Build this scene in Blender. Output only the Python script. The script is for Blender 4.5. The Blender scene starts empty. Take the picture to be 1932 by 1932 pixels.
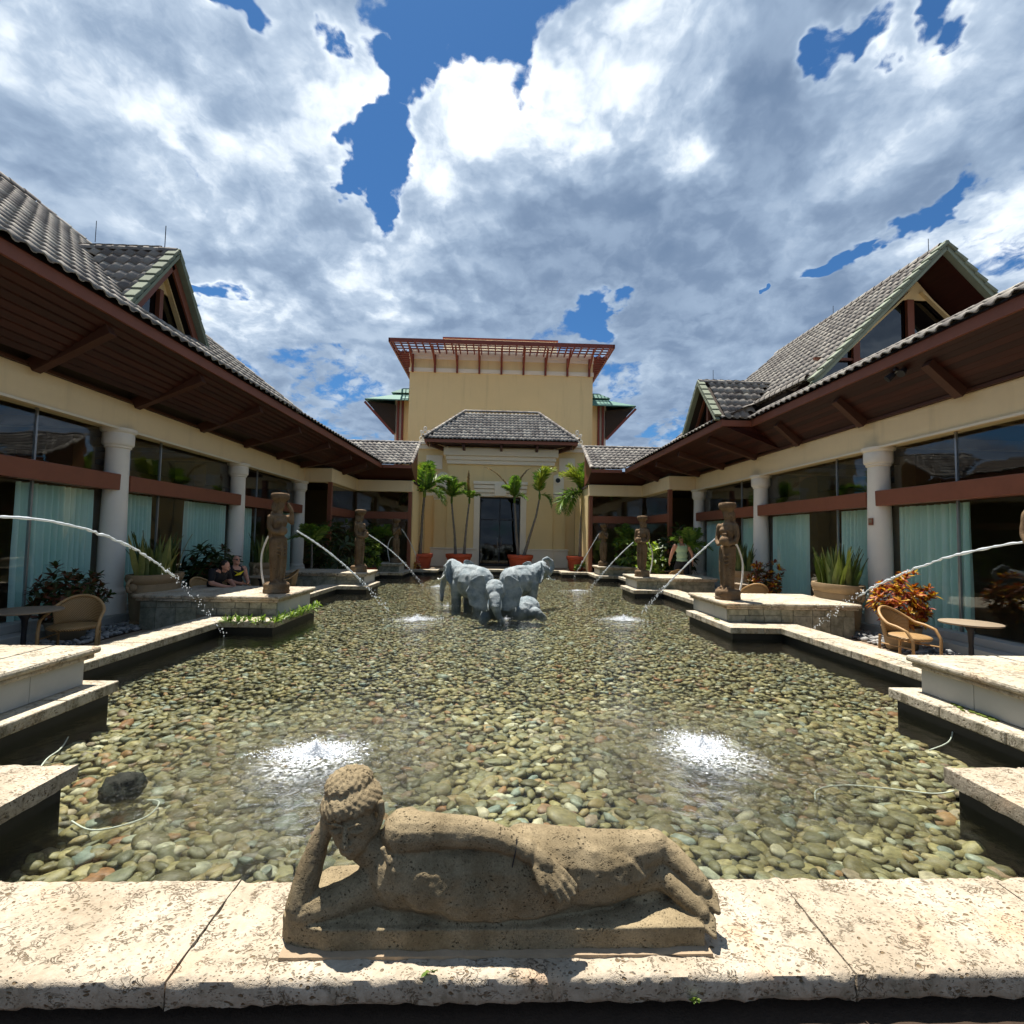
import bpy, bmesh, math, random
import numpy as np
from mathutils import Vector, Matrix, Euler, noise as mnoise
random.seed(7); rng = np.random.default_rng(7)
S = bpy.context.scene
COL = S.collection
R = math.radians
# ------------------------------------------------------------------ camera
def cam_axes(yaw, pitch, roll):
    f = Vector((math.sin(yaw)*math.cos(pitch), math.cos(yaw)*math.cos(pitch), math.sin(pitch)))
    r0 = Vector((math.cos(yaw), -math.sin(yaw), 0)); u0 = r0.cross(f)
    return r0*math.cos(roll)+u0*math.sin(roll), -r0*math.sin(roll)+u0*math.cos(roll), f
CAM = Vector((-.227, 0, 1.7))
cr, cu, cf = cam_axes(R(1.86), R(3.02), R(1.06))
cd = bpy.data.cameras.new('camera'); cam = bpy.data.objects.new('camera', cd); COL.objects.link(cam)
cam.matrix_world = Matrix(((cr.x, cu.x, -cf.x, CAM.x), (cr.y, cu.y, -cf.y, CAM.y), (cr.z, cu.z, -cf.z, CAM.z), (0, 0, 0, 1)))
cd.sensor_width = 36; cd.lens = 36*921/1932; cd.clip_end = 3000; cd.clip_start = .05
S.camera = cam
def inview(p, m=1.08):
    d = Vector(p)-CAM; z = d.dot(cf)
    return z > .1 and abs(d.dot(cr)/z) < 1.049*m and abs(d.dot(cu)/z) < 1.049*m
# ------------------------------------------------------------------ sky, sun, exposure
SUN = Vector((-.13, .26, 1.0)).normalized()
W = bpy.data.worlds.new('World'); S.world = W; W.use_nodes = True
class NT:
    """small node-tree writer"""
    def __init__(s, tree): s.t = tree; tree.nodes.clear()
    def n(s, typ, ins=None, **props):
        nd = s.t.nodes.new(typ)
        for k, v in props.items(): setattr(nd, k, v)
        for k, v in (ins or {}).items():
            sk = nd.inputs[k]
            if hasattr(v, 'is_linked') or isinstance(v, bpy.types.NodeSocket): s.t.links.new(v, sk)
            else: sk.default_value = v
        return nd
    def m(s, op, a, b=0., c=None, clamp=False):
        ins = {0: a, 1: b}
        if c is not None: ins[2] = c
        return s.n('ShaderNodeMath', ins, operation=op, use_clamp=clamp).outputs[0]
    def v(s, op, a, b=(0, 0, 0)):
        nd = s.n('ShaderNodeVectorMath', {0: a, 1: b}, operation=op)
        return nd.outputs['Value'] if op in ('DOT_PRODUCT', 'LENGTH', 'DISTANCE') else nd.outputs[0]
    def noise(s, vec, scale, detail=4., rough=.5, dist=0., out=0, dim='3D'):
        ins = {'Scale': scale, 'Detail': detail, 'Roughness': rough, 'Distortion': dist}
        if vec is not None: ins['Vector'] = vec
        return s.n('ShaderNodeTexNoise', ins, noise_dimensions=dim).outputs[out]
    def vor(s, vec, scale, feature='F1', rnd=1., out=0):
        return s.n('ShaderNodeTexVoronoi', {'Vector': vec, 'Scale': scale, 'Randomness': rnd}, feature=feature).outputs[out]
    def ramp(s, fac, stops, interp='LINEAR'):
        nd = s.n('ShaderNodeValToRGB', {0: fac}); cr_ = nd.color_ramp; cr_.interpolation = interp
        while len(cr_.elements) < len(stops): cr_.elements.new(.5)
        for e, (p, c) in zip(cr_.elements, stops):
            e.position = p; e.color = (*c, 1) if len(c) == 3 else c
        return nd.outputs[0]
    def sm(s, x, a, b, lo=0., hi=1.):
        return s.n('ShaderNodeMapRange', {0: x, 1: a, 2: b, 3: lo, 4: hi}, interpolation_type='SMOOTHSTEP').outputs[0]
    def mix(s, f, a, b, blend='MIX'):
        nd = s.n('ShaderNodeMix', data_type='RGBA', blend_type=blend, clamp_factor=True)
        for i, v in ((0, f), (6, a), (7, b)):
            if hasattr(v, 'is_linked'): s.t.links.new(v, nd.inputs[i])
            else: nd.inputs[i].default_value = v if i == 0 else (*v[:3], 1)
        return nd.outputs[2]
def px_dir(x, y):
    return (cf + cr*((x-966)/921) - cu*((y-966)/921)).normalized()
def build_sky():
    T = NT(W.node_tree)
    sky = T.n('ShaderNodeTexSky', sky_type='NISHITA', sun_disc=False, sun_elevation=math.asin(SUN.z),
              sun_rotation=math.atan2(SUN.x, SUN.y), air_density=1.0, dust_density=.3, ozone_density=3.0)
    g = T.n('ShaderNodeTexCoord').outputs['Generated']
    sep = T.n('ShaderNodeSeparateXYZ', {0: g}); K = .30
    den = T.m('ADD', T.m('MAXIMUM', sep.outputs[2], -.1), K)
    p0 = T.n('ShaderNodeCombineXYZ', {0: T.m('DIVIDE', sep.outputs[0], den), 1: T.m('DIVIDE', sep.outputs[1], den), 2: 0.}).outputs[0]
    warp = T.v('SUBTRACT', T.noise(p0, 3.0, 5, .6, out=1, dim='2D'), (.5, .5, .5))
    p = T.v('ADD', p0, T.v('MULTIPLY', warp, (.10, .10, 0)))
    pl = T.v('ADD', p0, T.v('MULTIPLY', warp, (.44, .44, 0)))
    n1 = T.noise(T.v('ADD', p, (2.3, 1.7, 0)), 2.2, 9, .60, dim='2D')
    nb = T.noise(T.v('ADD', p0, (7.3, .6, 0)), 1.1, 2, .5, dim='2D')
    def puff(v, sc):      # rounded billows: folded noise, two sizes
        x = T.m('ABSOLUTE', T.m('SUBTRACT', T.noise(v, sc, 3, .5, dim='2D'), .5))
        y = T.m('ABSOLUTE', T.m('SUBTRACT', T.noise(v, sc*3.1, 4, .6, dim='2D'), .5))
        return T.m('ADD', T.m('MULTIPLY', x, 1.7), T.m('MULTIPLY', y, .55))
    pf = puff(p, 3.4)
    def P2(x, y):
        d = px_dir(x, y); return (d.x/(d.z+K), d.y/(d.z+K), 0), d.z+K
    def total(ls):      # soft discs laid on the cloud plane
        acc = None
        for x, y, r, amp in ls:
            c, zz = P2(x, y); rr = r/921/zz*.95
            o = T.n('ShaderNodeMapRange', {0: T.v('DISTANCE', pl, c), 1: rr*1.55, 2: rr*.35, 3: 0., 4: amp}, interpolation_type='SMOOTHSTEP').outputs[0]
            acc = o if acc is None else T.m('MAXIMUM', acc, o)
        return acc
    holes = total([(880, 85, 112, 1.), (790, 200, 80, 1.), (655, 275, 55, .9), (735, 345, 70, 1.), (710, 435, 45, .85), (590, 95, 45, .8),
                   (1120, 590, 55, .9), (1650, 120, 46, .9), (1840, 90, 36, .8), (1610, 485, 42, .9), (1700, 425, 34, .75), (390, 525, 36, .8), (1443, 541, 10, .7)])
    solid = total([(330, 200, 240, .25), (1330, 330, 430, .28), (250, 460, 230, .25), (820, 560, 220, .25), (1740, 230, 130, .3)])
    dens = T.m('ADD', T.m('ADD', T.m('MULTIPLY', n1, 1.15), T.m('MULTIPLY', T.m('SUBTRACT', pf, .28), .5)), T.m('SUBTRACT', T.m('ADD', solid, T.m('MULTIPLY', T.m('SUBTRACT', T.noise(p, 9., 7, .66, dim='2D'), .5), .42)), T.m('MULTIPLY', holes, .50)))
    mask = T.sm(dens, .36, .50)
    bright = total([(340, 190, 210, .95), (600, 260, 130, .9), (960, 210, 130, 1.), (860, 360, 130, .9), (1240, 260, 90, .95), (1150, 100, 110, .9), (1780, 180, 110, .75),
                    (450, 600, 120, .8), (1860, 430, 80, .8), (740, 520, 130, .7)])
    thin = T.sm(dens, .42, .70, 1., 0.)
    pf2 = puff(T.v('ADD', p, (SUN.x*.07, SUN.y*.07+.03, 0)), 3.4)
    rel = T.sm(T.m('SUBTRACT', pf, pf2), -.22, .22)
    low = T.noise(T.v('ADD', p0, (4.1, 9.2, 0)), 2.6, 4, .5, dim='2D')
    tone = T.m('ADD', T.m('MULTIPLY', rel, .26), T.m('ADD', T.m('MULTIPLY', bright, .44), T.m('MULTIPLY', thin, .16)))
    tone = T.m('ADD', tone, T.m('ADD', T.m('MULTIPLY', T.m('SUBTRACT', n1, .5), .45), T.m('MULTIPLY', T.m('SUBTRACT', low, .5), .55)))
    tone = T.m('ADD', tone, T.m('MULTIPLY', T.m('SUBTRACT', T.noise(p, 13., 5, .62, dim='2D'), .5), T.m('ADD', T.m('MULTIPLY', bright, .5), .12)))
    cc = T.ramp(T.m('ADD', tone, .12), [(.0, (.135, .20, .31)), (.17, (.175, .245, .36)), (.39, (.265, .35, .475)), (.58, (.41, .50, .62)), (.78, (.72, .79, .86)), (1.0, (1.0, 1.03, 1.06))])
    skyb = T.n('ShaderNodeBackground', {'Color': T.mix(1., sky.outputs[0], (.44, .82, 1.12), 'MULTIPLY'), 'Strength': .049})
    skyc = T.n('ShaderNodeBackground', {'Color': cc, 'Strength': .68})
    ms = T.n('ShaderNodeMixShader', {0: mask, 1: skyb.outputs[0], 2: skyc.outputs[0]})
    T.n('ShaderNodeOutputWorld', {0: ms.outputs[0]})
    W.cycles.sampling_method = 'MANUAL'; W.cycles.sample_map_resolution = 512
    c = S.cycles; c.use_denoising = True; c.max_bounces = 6; c.diffuse_bounces = 4; c.glossy_bounces = 2; c.transmission_bounces = 3; c.adaptive_threshold = .02; c.transparent_max_bounces = 12
    c.caustics_reflective = False; c.caustics_refractive = False
build_sky()
sl = bpy.data.lights.new('sun', 'SUN'); sl.energy = 5.0; sl.angle = R(.5); sl.color = (1, .955, .88)
sun = bpy.data.objects.new('sun', sl); COL.objects.link(sun)
sun.rotation_euler = SUN.to_track_quat('Z', 'Y').to_euler()
S.view_settings.view_transform = 'Standard'; S.view_settings.look = 'None'
S.view_settings.exposure = 0.95; S.view_settings.gamma = 1.0; S.view_settings.use_curve_mapping = False
# ------------------------------------------------------------------ object helpers
def tag(o, label=None, cat=None, group=None, kind=None):
    for k, v in (('label', label), ('category', cat), ('group', group), ('kind', kind)):
        if v: o[k] = v
    return o
def empty(name, loc, label=None, cat=None, group=None, rz=0, parent=None):
    o = bpy.data.objects.new(name, None); COL.objects.link(o); o.location = loc; o.rotation_euler.z = rz
    o.empty_display_size = .1
    if parent: o.parent = parent
    return tag(o, label, cat, group)
def wloc(o):
    l = Vector((0, 0, 0))
    while o: l += o.location; o = o.parent
    return l
def link(name, me, parent=None, loc=None, mat4=None):
    o = bpy.data.objects.new(name, me); COL.objects.link(o)
    if parent: o.parent = parent
    if mat4 is not None: o.matrix_basis = mat4
    elif loc is not None: o.location = loc
    return o
def np_mesh(name, V, F, mat, smooth=True):
    """F: (n,k) index array, all faces the same size"""
    V = np.asarray(V, np.float32); F = np.asarray(F, np.int32); me = bpy.data.meshes.new(name)
    k = F.shape[1]
    me.vertices.add(len(V)); me.vertices.foreach_set('co', V.ravel())
    me.loops.add(F.size); me.loops.foreach_set('vertex_index', F.ravel())
    me.polygons.add(len(F)); me.polygons.foreach_set('loop_start', np.arange(0, F.size, k, dtype=np.int32))
    me.polygons.foreach_set('use_smooth', np.full(len(F), smooth))
    me.update(calc_edges=True)
    if mat: me.materials.append(mat)
    return me
class MB:
    def __init__(s): s.v = []; s.f = []
    def add(s, V, F):
        b = len(s.v); s.v += [tuple(x) for x in V]; s.f += [tuple(i+b for i in f) for f in F]; return s
    def box(s, x0, x1, y0, y1, z0, z1):
        if x0 > x1: x0, x1 = x1, x0
        return s.add([(x0,y0,z0),(x1,y0,z0),(x1,y1,z0),(x0,y1,z0),(x0,y0,z1),(x1,y0,z1),(x1,y1,z1),(x0,y1,z1)],
                     [(0,3,2,1),(4,5,6,7),(0,1,5,4),(1,2,6,5),(2,3,7,6),(3,0,4,7)])
    def hexa(s, P):   # 8 points: bottom 4 ccw, top 4 ccw
        return s.add(P, [(0,3,2,1),(4,5,6,7),(0,1,5,4),(1,2,6,5),(2,3,7,6),(3,0,4,7)])
    def quad(s, *P): return s.add(P, [tuple(range(len(P)))])
    def prism(s, poly, d):
        n = len(poly); d = Vector(d); P = [Vector(p) for p in poly]; Q = [p+d for p in P]
        return s.add(P+Q, [tuple(range(n))[::-1], tuple(range(n, 2*n))]+[(i, (i+1) % n, n+(i+1) % n, n+i) for i in range(n)])
    def bar(s, a, b, w, h, up=(0, 0, 1)):
        a = Vector(a); b = Vector(b); d = (b-a).normalized(); u = Vector(up)
        x = d.cross(u).normalized(); y = x.cross(d).normalized()
        P = [a-x*w/2-y*h/2, a+x*w/2-y*h/2, a+x*w/2+y*h/2, a-x*w/2+y*h/2]
        return s.prism(P, b-a)
    def tube(s, path, r, n=8, cap=True):
        P = [Vector(p) for p in path]; m = len(P); rr = r if hasattr(r, '__len__') else [r]*m
        b = len(s.v); up = Vector((0, 0, 1)); x = None
        for i, p in enumerate(P):
            d = (P[min(i+1, m-1)]-P[max(i-1, 0)])
            if d.length < 1e-9: d = Vector((0, 0, 1))
            d.normalize()
            if x is None:
                x = d.cross(up if abs(d.z) < .95 else Vector((1, 0, 0))).normalized()
            else: x = (x-d*x.dot(d)).normalized()
            y = d.cross(x)
            for k in range(n):
                a = 2*math.pi*k/n; s.v.append(tuple(p+(x*math.cos(a)+y*math.sin(a))*rr[i]))
        for i in range(m-1):
            for k in range(n):
                s.f.append((b+i*n+k, b+i*n+(k+1) % n, b+(i+1)*n+(k+1) % n, b+(i+1)*n+k))
        if cap:
            s.f.append(tuple(b+k for k in range(n))[::-1]); s.f.append(tuple(b+(m-1)*n+k for k in range(n)))
        return s
    def lathe(s, prof, c=(0, 0, 0), n=24, cap=True, sx=1, sy=1):
        b = len(s.v); m = len(prof)
        for r, z in prof:
            for k in range(n):
                a = 2*math.pi*k/n; s.v.append((c[0]+r*math.cos(a)*sx, c[1]+r*math.sin(a)*sy, c[2]+z))
        for i in range(m-1):
            for k in range(n): s.f.append((b+i*n+k, b+i*n+(k+1) % n, b+(i+1)*n+(k+1) % n, b+(i+1)*n+k))
        if cap:
            s.f.append(tuple(b+k for k in range(n))[::-1]); s.f.append(tuple(b+(m-1)*n+k for k in range(n)))
        return s
    def ball(s, c, r, rot=None, sub=2):
        bm = bmesh.new(); bmesh.ops.create_icosphere(bm, subdivisions=sub, radius=1)
        rr = r if hasattr(r, '__len__') else (r, r, r); M = (rot or Euler((0, 0, 0))).to_matrix()
        V = [Vector(c)+M@Vector((v.co.x*rr[0], v.co.y*rr[1], v.co.z*rr[2])) for v in bm.verts]
        F = [tuple(v.index for v in f.verts) for f in bm.faces]; bm.free()
        return s.add(V, F)
    def cap2(s, a, ra, b, rb, n=14):
        """tapered limb with round ends"""
        a = Vector(a); b = Vector(b); d = b-a; L = d.length; d.normalize() if L else None
        path = []; rad = []
        for t in (-.97, -.85, -.6, -.3): path.append(a+d*ra*t); rad.append(ra*math.sqrt(1-t*t))
        path.append(a); rad.append(ra)
        path.append(b); rad.append(rb)
        for t in (.3, .6, .85, .97): path.append(b+d*rb*t); rad.append(rb*math.sqrt(1-t*t))
        return s.tube(path, rad, n)
    def chain(s, pts, n=14):
        for (a, ra), (b, rb) in zip(pts[:-1], pts[1:]): s.cap2(a, ra, b, rb, n)
        return s
    def mesh(s, name, mat, off=None, smooth=False, bevel=0.):
        V = s.v if off is None else [(x-off[0], y-off[1], z-off[2]) for x, y, z in s.v]
        me = bpy.data.meshes.new(name); me.from_pydata(V, [], s.f); 
        bm = bmesh.new(); bm.from_mesh(me)
        bmesh.ops.recalc_face_normals(bm, faces=bm.faces)
        if bevel: bmesh.ops.bevel(bm, geom=[e for e in bm.edges if e.is_manifold and e.calc_face_angle(0) > .6], offset=bevel, segments=2, affect='EDGES', profile=.5)
        bm.to_mesh(me); bm.free()
        if smooth:
            for p in me.polygons: p.use_smooth = True
        if mat: me.materials.append(mat)
        return me
    def build(s, name, mat, parent=None, smooth=False, bevel=0., local=False, **tg):
        off = None if (local or not parent) else wloc(parent)
        o = link(name, s.mesh(name, mat, off, smooth, bevel), parent)
        return tag(o, **tg)
def smooth_angle(me, ang=35):
    for p in me.polygons: p.use_smooth = True
    bm = bmesh.new(); bm.from_mesh(me)
    for e in bm.edges:
        e.smooth = not (e.is_manifold and e.calc_face_angle(0) > R(ang))
    bm.to_mesh(me); bm.free()
def remesh(mb, name, mat, voxel, smooth=4, off=None, disp=0., dscale=20., fn=None):
    """one continuous skin over overlapping solids"""
    me = mb.mesh(name+'_src', None, off); o = bpy.data.objects.new('tmp', me); COL.objects.link(o)
    r = o.modifiers.new('r', 'REMESH'); r.mode = 'VOXEL'; r.voxel_size = voxel; r.use_smooth_shade = True
    if smooth:
        m = o.modifiers.new('s', 'SMOOTH'); m.factor = .5; m.iterations = smooth
    dg = bpy.context.evaluated_depsgraph_get(); dg.update()
    out = bpy.data.meshes.new_from_object(o.evaluated_get(dg)); bpy.data.objects.remove(o); bpy.data.meshes.remove(me)
    out.name = name
    n = len(out.vertices); co = np.empty(n*3, np.float32); out.vertices.foreach_get('co', co); co = co.reshape(-1, 3)
    if fn is not None: co = fn(co)
    if disp:
        nr = np.empty(n*3, np.float32); out.vertices.foreach_get('normal', nr); nr = nr.reshape(-1, 3)
        d = np.array([mnoise.noise(Vector(c)*dscale) for c in co]); co = co+nr*(d*disp)[:, None]
    out.vertices.foreach_set('co', co.astype(np.float32).ravel()); out.update()
    for p in out.polygons: p.use_smooth = True
    out.materials.clear(); out.materials.append(mat)
    return out
def copy_tree(o, parent=None):
    c = o.copy(); COL.objects.link(c); c.parent = parent
    for ch in list(o.children): copy_tree(ch, c)
    return c
# ------------------------------------------------------------------ materials
def newmat(name):
    m = bpy.data.materials.new(name); m.use_nodes = True; return m, NT(m.node_tree)
def finish(T, col, rough=.8, bump=None, bstr=.3, bdist=.02, spec=.3, **kw):
    ins = {'Base Color': col if hasattr(col, 'is_linked') else (*col, 1), 'Roughness': rough, 'Specular IOR Level': spec}
    ins.update(kw)
    b = T.n('ShaderNodeBsdfPrincipled', ins)
    if bump is not None:
        bn = T.n('ShaderNodeBump', {'Height': bump, 'Strength': bstr, 'Distance': bdist}); T.t.links.new(bn.outputs[0], b.inputs['Normal'])
    T.n('ShaderNodeOutputMaterial', {0: b.outputs[0]}); return b
def pos(T): return T.n('ShaderNodeNewGeometry').outputs['Position']
def rndfac(T):
    a = T.n('ShaderNodeObjectInfo').outputs['Random']; b = T.n('ShaderNodeNewGeometry').outputs['Random Per Island']
    return T.m('FRACT', T.m('ADD', a, b))
def lerp3(a, k): return tuple(min(1, x*k) for x in a)
def plain(name, c, rough=.6, var=.12, sc=3., bump=.0, bsc=60., spec=.3, pervar=0., **kw):
    """paint / plaster / wood: base colour with broad blotches and fine relief"""
    m, T = newmat(name); P = pos(T)
    f = T.noise(P, sc, 5, .6); g = T.noise(P, sc*9, 3, .6)
    col = T.mix(T.m('ADD', T.m('MULTIPLY', f, .7), T.m('MULTIPLY', g, .3)), lerp3(c, 1-var*1.6), lerp3(c, 1+var*1.6))
    if pervar:
        col = T.mix(1., col, T.ramp(rndfac(T), [(0, (1-pervar,)*3), (1, (1+pervar,)*3)]), 'MULTIPLY')
    finish(T, col, rough, T.noise(P, bsc, 4, .6) if bump else None, bump, .01, spec, **kw)
    return m
M = {}
def stucco(name, c):
    m, T = newmat(name); P = pos(T)
    st = T.noise(T.v('MULTIPLY', P, (2.2, 2.2, .16)), 1.1, 6, .65); bl = T.noise(P, .8, 5, .6); fn = T.noise(P, 9, 4, .6)
    col = T.mix(T.m('ADD', T.m('MULTIPLY', bl, .6), T.m('MULTIPLY', fn, .4)), lerp3(c, .9), lerp3(c, 1.07))
    col = T.mix(T.m('MULTIPLY', T.sm(st, .52, .78), .30), col, (c[0]*.55, c[1]*.53, c[2]*.5))
    finish(T, col, .9, T.noise(P, 90, 4, .6), .3, .01, .2); return m
M['stucco_beige'] = stucco('stucco_beige', (.86, .67, .40))
M['stucco_yellow'] = stucco('stucco_yellow', (.82, .62, .31))
M['trim_white'] = plain('trim_white', (.82, .72, .55), .8, .06, 1.5, .15, 90)
M['column_white'] = plain('column_white', (.82, .76, .65), .75, .06, 2., .15, 90)
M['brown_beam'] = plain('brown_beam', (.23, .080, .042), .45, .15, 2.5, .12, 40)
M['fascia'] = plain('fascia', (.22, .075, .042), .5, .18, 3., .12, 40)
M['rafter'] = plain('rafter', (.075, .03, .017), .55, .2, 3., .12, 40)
M['trellis'] = plain('trellis', (.20, .05, .032), .6, .15, 2.)
M['green_roof'] = plain('green_roof', (.09, .21, .165), .7, .1, .8)
M['verge'] = plain('verge', (.21, .235, .165), .8, .2, 4., .3, 40, pervar=.15)
M['dark_metal'] = plain('dark_metal', (.025, .025, .028), .4, .1)
M['steel'] = plain('steel', (.35, .36, .37), .35, .05, Metallic=.8)
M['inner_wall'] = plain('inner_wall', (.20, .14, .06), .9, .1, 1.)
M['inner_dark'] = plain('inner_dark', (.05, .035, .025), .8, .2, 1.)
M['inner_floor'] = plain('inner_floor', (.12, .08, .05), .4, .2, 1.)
M['marble'] = plain('marble', (.42, .42, .38), .7, .12, 2.)
M['plaster_grout'] = plain('plaster_grout', (.27, .215, .14), .9, .2, 4.)
M['terracotta'] = plain('terracotta', (.42, .075, .03), .6, .12, 4., .2, 60)
M['soil'] = plain('soil', (.05, .032, .02), .95, .3, 20, .8, 90)
M['tank_black'] = plain('tank_black', (.012, .012, .014), .8, .2, 8., .2, 200)
M['tank_green'] = plain('tank_green', (.42, .55, .33), .85, .1, 6., .2, 200)
M['shorts'] = plain('shorts', (.02, .02, .022), .85, .2, 8.)
M['skin'] = plain('skin', (.50, .25, .17), .5, .08, 8.)
M['hair_dark'] = plain('hair_dark', (.012, .009, .008), .5, .2, 30., .4, 200)
M['print_yellow'] = plain('print_yellow', (.75, .6, .02), .7, .05)
M['cable'] = plain('cable', (.60, .62, .55), .5, .1, 10.)
M['alarm_red'] = plain('alarm_red', (.35, .02, .02), .4, .1)
M['white_paint'] = plain('white_paint', (.78, .76, .70), .6, .04)
M['foam_white'] = plain('foam_white', (.86, .88, .9), .3, .02, spec=.5)
M['dark_tile'] = plain('dark_tile', (.012, .013, .012), .5, .4, 6., spec=.2)
M['moss'] = plain('moss', (.10, .13, .02), .95, .3, 30., 1., 120)
M['table_top'] = plain('table_top', (.26, .20, .135), .6, .15, 5.)
M['chalk'] = plain('chalk', (.6, .6, .6), .6)
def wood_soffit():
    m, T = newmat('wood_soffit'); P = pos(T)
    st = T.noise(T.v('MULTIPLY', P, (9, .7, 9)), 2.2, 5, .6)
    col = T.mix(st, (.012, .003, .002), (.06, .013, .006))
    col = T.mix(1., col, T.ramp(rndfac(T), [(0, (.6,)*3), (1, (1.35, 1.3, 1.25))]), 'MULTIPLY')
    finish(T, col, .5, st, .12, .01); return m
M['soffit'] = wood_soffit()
def coral(name, c_lo, c_hi, pit=(.16, .11, .06), sc=1., stain=.35, holes=1.):
    """cut coral stone: pale, shelly, full of curved pits"""
    m, T = newmat(name); P = pos(T)
    w = T.noise(P, 9*sc, 3, .5, out=1)
    Q = T.v('ADD', P, T.v('MULTIPLY', T.v('SUBTRACT', w, (.5, .5, .5)), (.07/sc,)*3))
    Qs = T.v('MULTIPLY', Q, (1, 1.5, 1.4))
    a = T.vor(Qs, 34*sc); b = T.vor(Qs, 78*sc); big = T.noise(P, 2.2*sc, 4, .6)
    pa = T.m('MULTIPLY', T.sm(a, .17, .30, 1, 0), T.sm(T.noise(P, 14*sc, 2), .44, .60))
    pb = T.m('MULTIPLY', T.sm(b, .16, .32, 1, 0), T.sm(T.noise(P, 19*sc, 2), .42, .55))
    cres = T.sm(T.m('ABSOLUTE', T.m('SUBTRACT', T.noise(T.v('MULTIPLY', P, (1, 1.4, 1.3)), 20*sc, 3, .55, 1.2), .5)), .0, .035, 1, 0)
    cres = T.m('MULTIPLY', cres, T.sm(T.noise(P, 11*sc, 2), .5, .62))
    hole = T.m('MULTIPLY', T.m('MINIMUM', T.m('ADD', T.m('MAXIMUM', pa, T.m('MULTIPLY', cres, .8)), T.m('MULTIPLY', pb, .6)), 1.), holes)
    fine = T.noise(P, 130*sc, 4, .65); mid = T.noise(P, 45*sc, 5, .65)
    col = T.mix(T.sm(big, .3, .7), c_lo, c_hi)
    col = T.mix(T.sm(T.noise(P, 3.1*sc, 3), .55, .75), col, lerp3((c_hi[0], c_hi[1]*.84, c_hi[2]*.72), .97))
    col = T.mix(1., col, T.ramp(mid, [(.25, (.78, .77, .75)), (.7, (1.08, 1.08, 1.08))]), 'MULTIPLY')
    col = T.mix(hole, col, pit)
    # weathering streaks and lichen on upright faces
    nz = T.m('ABSOLUTE', T.n('ShaderNodeSeparateXYZ', {0: T.n('ShaderNodeNewGeometry').outputs['Normal']}).outputs[2])
    st = T.m('MULTIPLY', T.sm(T.noise(T.v('MULTIPLY', P, (1, 1, .5)), 13*sc, 6, .7), .47, .66), T.m('MULTIPLY', T.sm(nz, .2, .7, 1, .08), stain*1.4), clamp=True)
    col = T.mix(st, col, (.10, .085, .045))
    h = T.m('SUBTRACT', T.m('ADD', T.m('MULTIPLY', fine, .25), T.m('MULTIPLY', mid, .5)), T.m('MULTIPLY', hole, 1.2))
    finish(T, col, .92, h, .8, .012/sc, .15); return m
M['coral'] = coral('coral_stone', (.35, .285, .205), (.50, .43, .335), sc=.85)
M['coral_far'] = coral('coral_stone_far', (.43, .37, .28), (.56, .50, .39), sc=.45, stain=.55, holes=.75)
def ashlar():
    m, T = newmat('ashlar_block'); P = pos(T); f = T.noise(P, 5, 6, .65)
    col = T.mix(T.sm(f, .3, .7), (.16, .16, .115), (.36, .35, .27))
    col = T.mix(1., col, T.ramp(rndfac(T), [(0, (.75, .77, .76)), (.5, (1, 1, 1)), (1, (1.2, 1.17, 1.08))]), 'MULTIPLY')
    col = T.mix(T.sm(T.noise(P, 17, 5, .7), .55, .75), col, (.09, .085, .06))
    finish(T, col, .9, T.noise(P, 40, 5, .7), .5, .015, .2); return m
M['ashlar'] = ashlar()
def lava(name, lo, hi, sc=1., strength=1., lichen=.0):
    m, T = newmat(name); P = T.n('ShaderNodeTexCoord').outputs['Object']
    v = T.vor(T.v('ADD', T.v('MULTIPLY', P, (1, 1, 1.4)), T.v('MULTIPLY', T.noise(P, 30*sc, 2, out=1), (.03/sc,)*3)), 55*sc); v2 = T.vor(P, 120*sc)
    h = T.m('ADD', T.m('MULTIPLY', T.sm(v, .16, .3, 1, 0), T.sm(T.noise(P, 16*sc, 2), .46, .6)), T.m('MULTIPLY', T.m('MULTIPLY', T.sm(v2, .18, .34, 1, 0), T.sm(T.noise(P, 23*sc, 2), .4, .6)), .7), clamp=True)
    f = T.noise(P, 5*sc, 6, .65); g = T.noise(P, 150*sc, 3, .7)
    col = T.mix(T.sm(f, .3, .7), lo, hi)
    col = T.mix(1., col, T.ramp(g, [(.25, (.7,)*3), (.75, (1.25,)*3)]), 'MULTIPLY')
    if lichen:
        nz = T.n('ShaderNodeSeparateXYZ', {0: T.n('ShaderNodeNewGeometry').outputs['Normal']}).outputs[2]
        col = T.mix(T.m('MULTIPLY', T.sm(T.noise(P, 3.2*sc, 5, .7), .5, .7), lichen), col, (.26, .25, .19))
    col = T.mix(T.m('MULTIPLY', h, .85), col, lerp3(lo, .3))
    hh = T.m('SUBTRACT', T.m('MULTIPLY', g, .35), h)
    finish(T, col, .92, hh, .75*strength, .008/sc, .15); return m
M['mortar'] = plain('mortar', (.34, .25, .16), .9, .2, 8., .4, 60)
M['lava'] = lava('lava_stone', (.165, .125, .070), (.30, .235, .14))
M['statue_stone'] = lava('statue_stone', (.13, .082, .045), (.23, .155, .09), .45, .8, .5)
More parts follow.
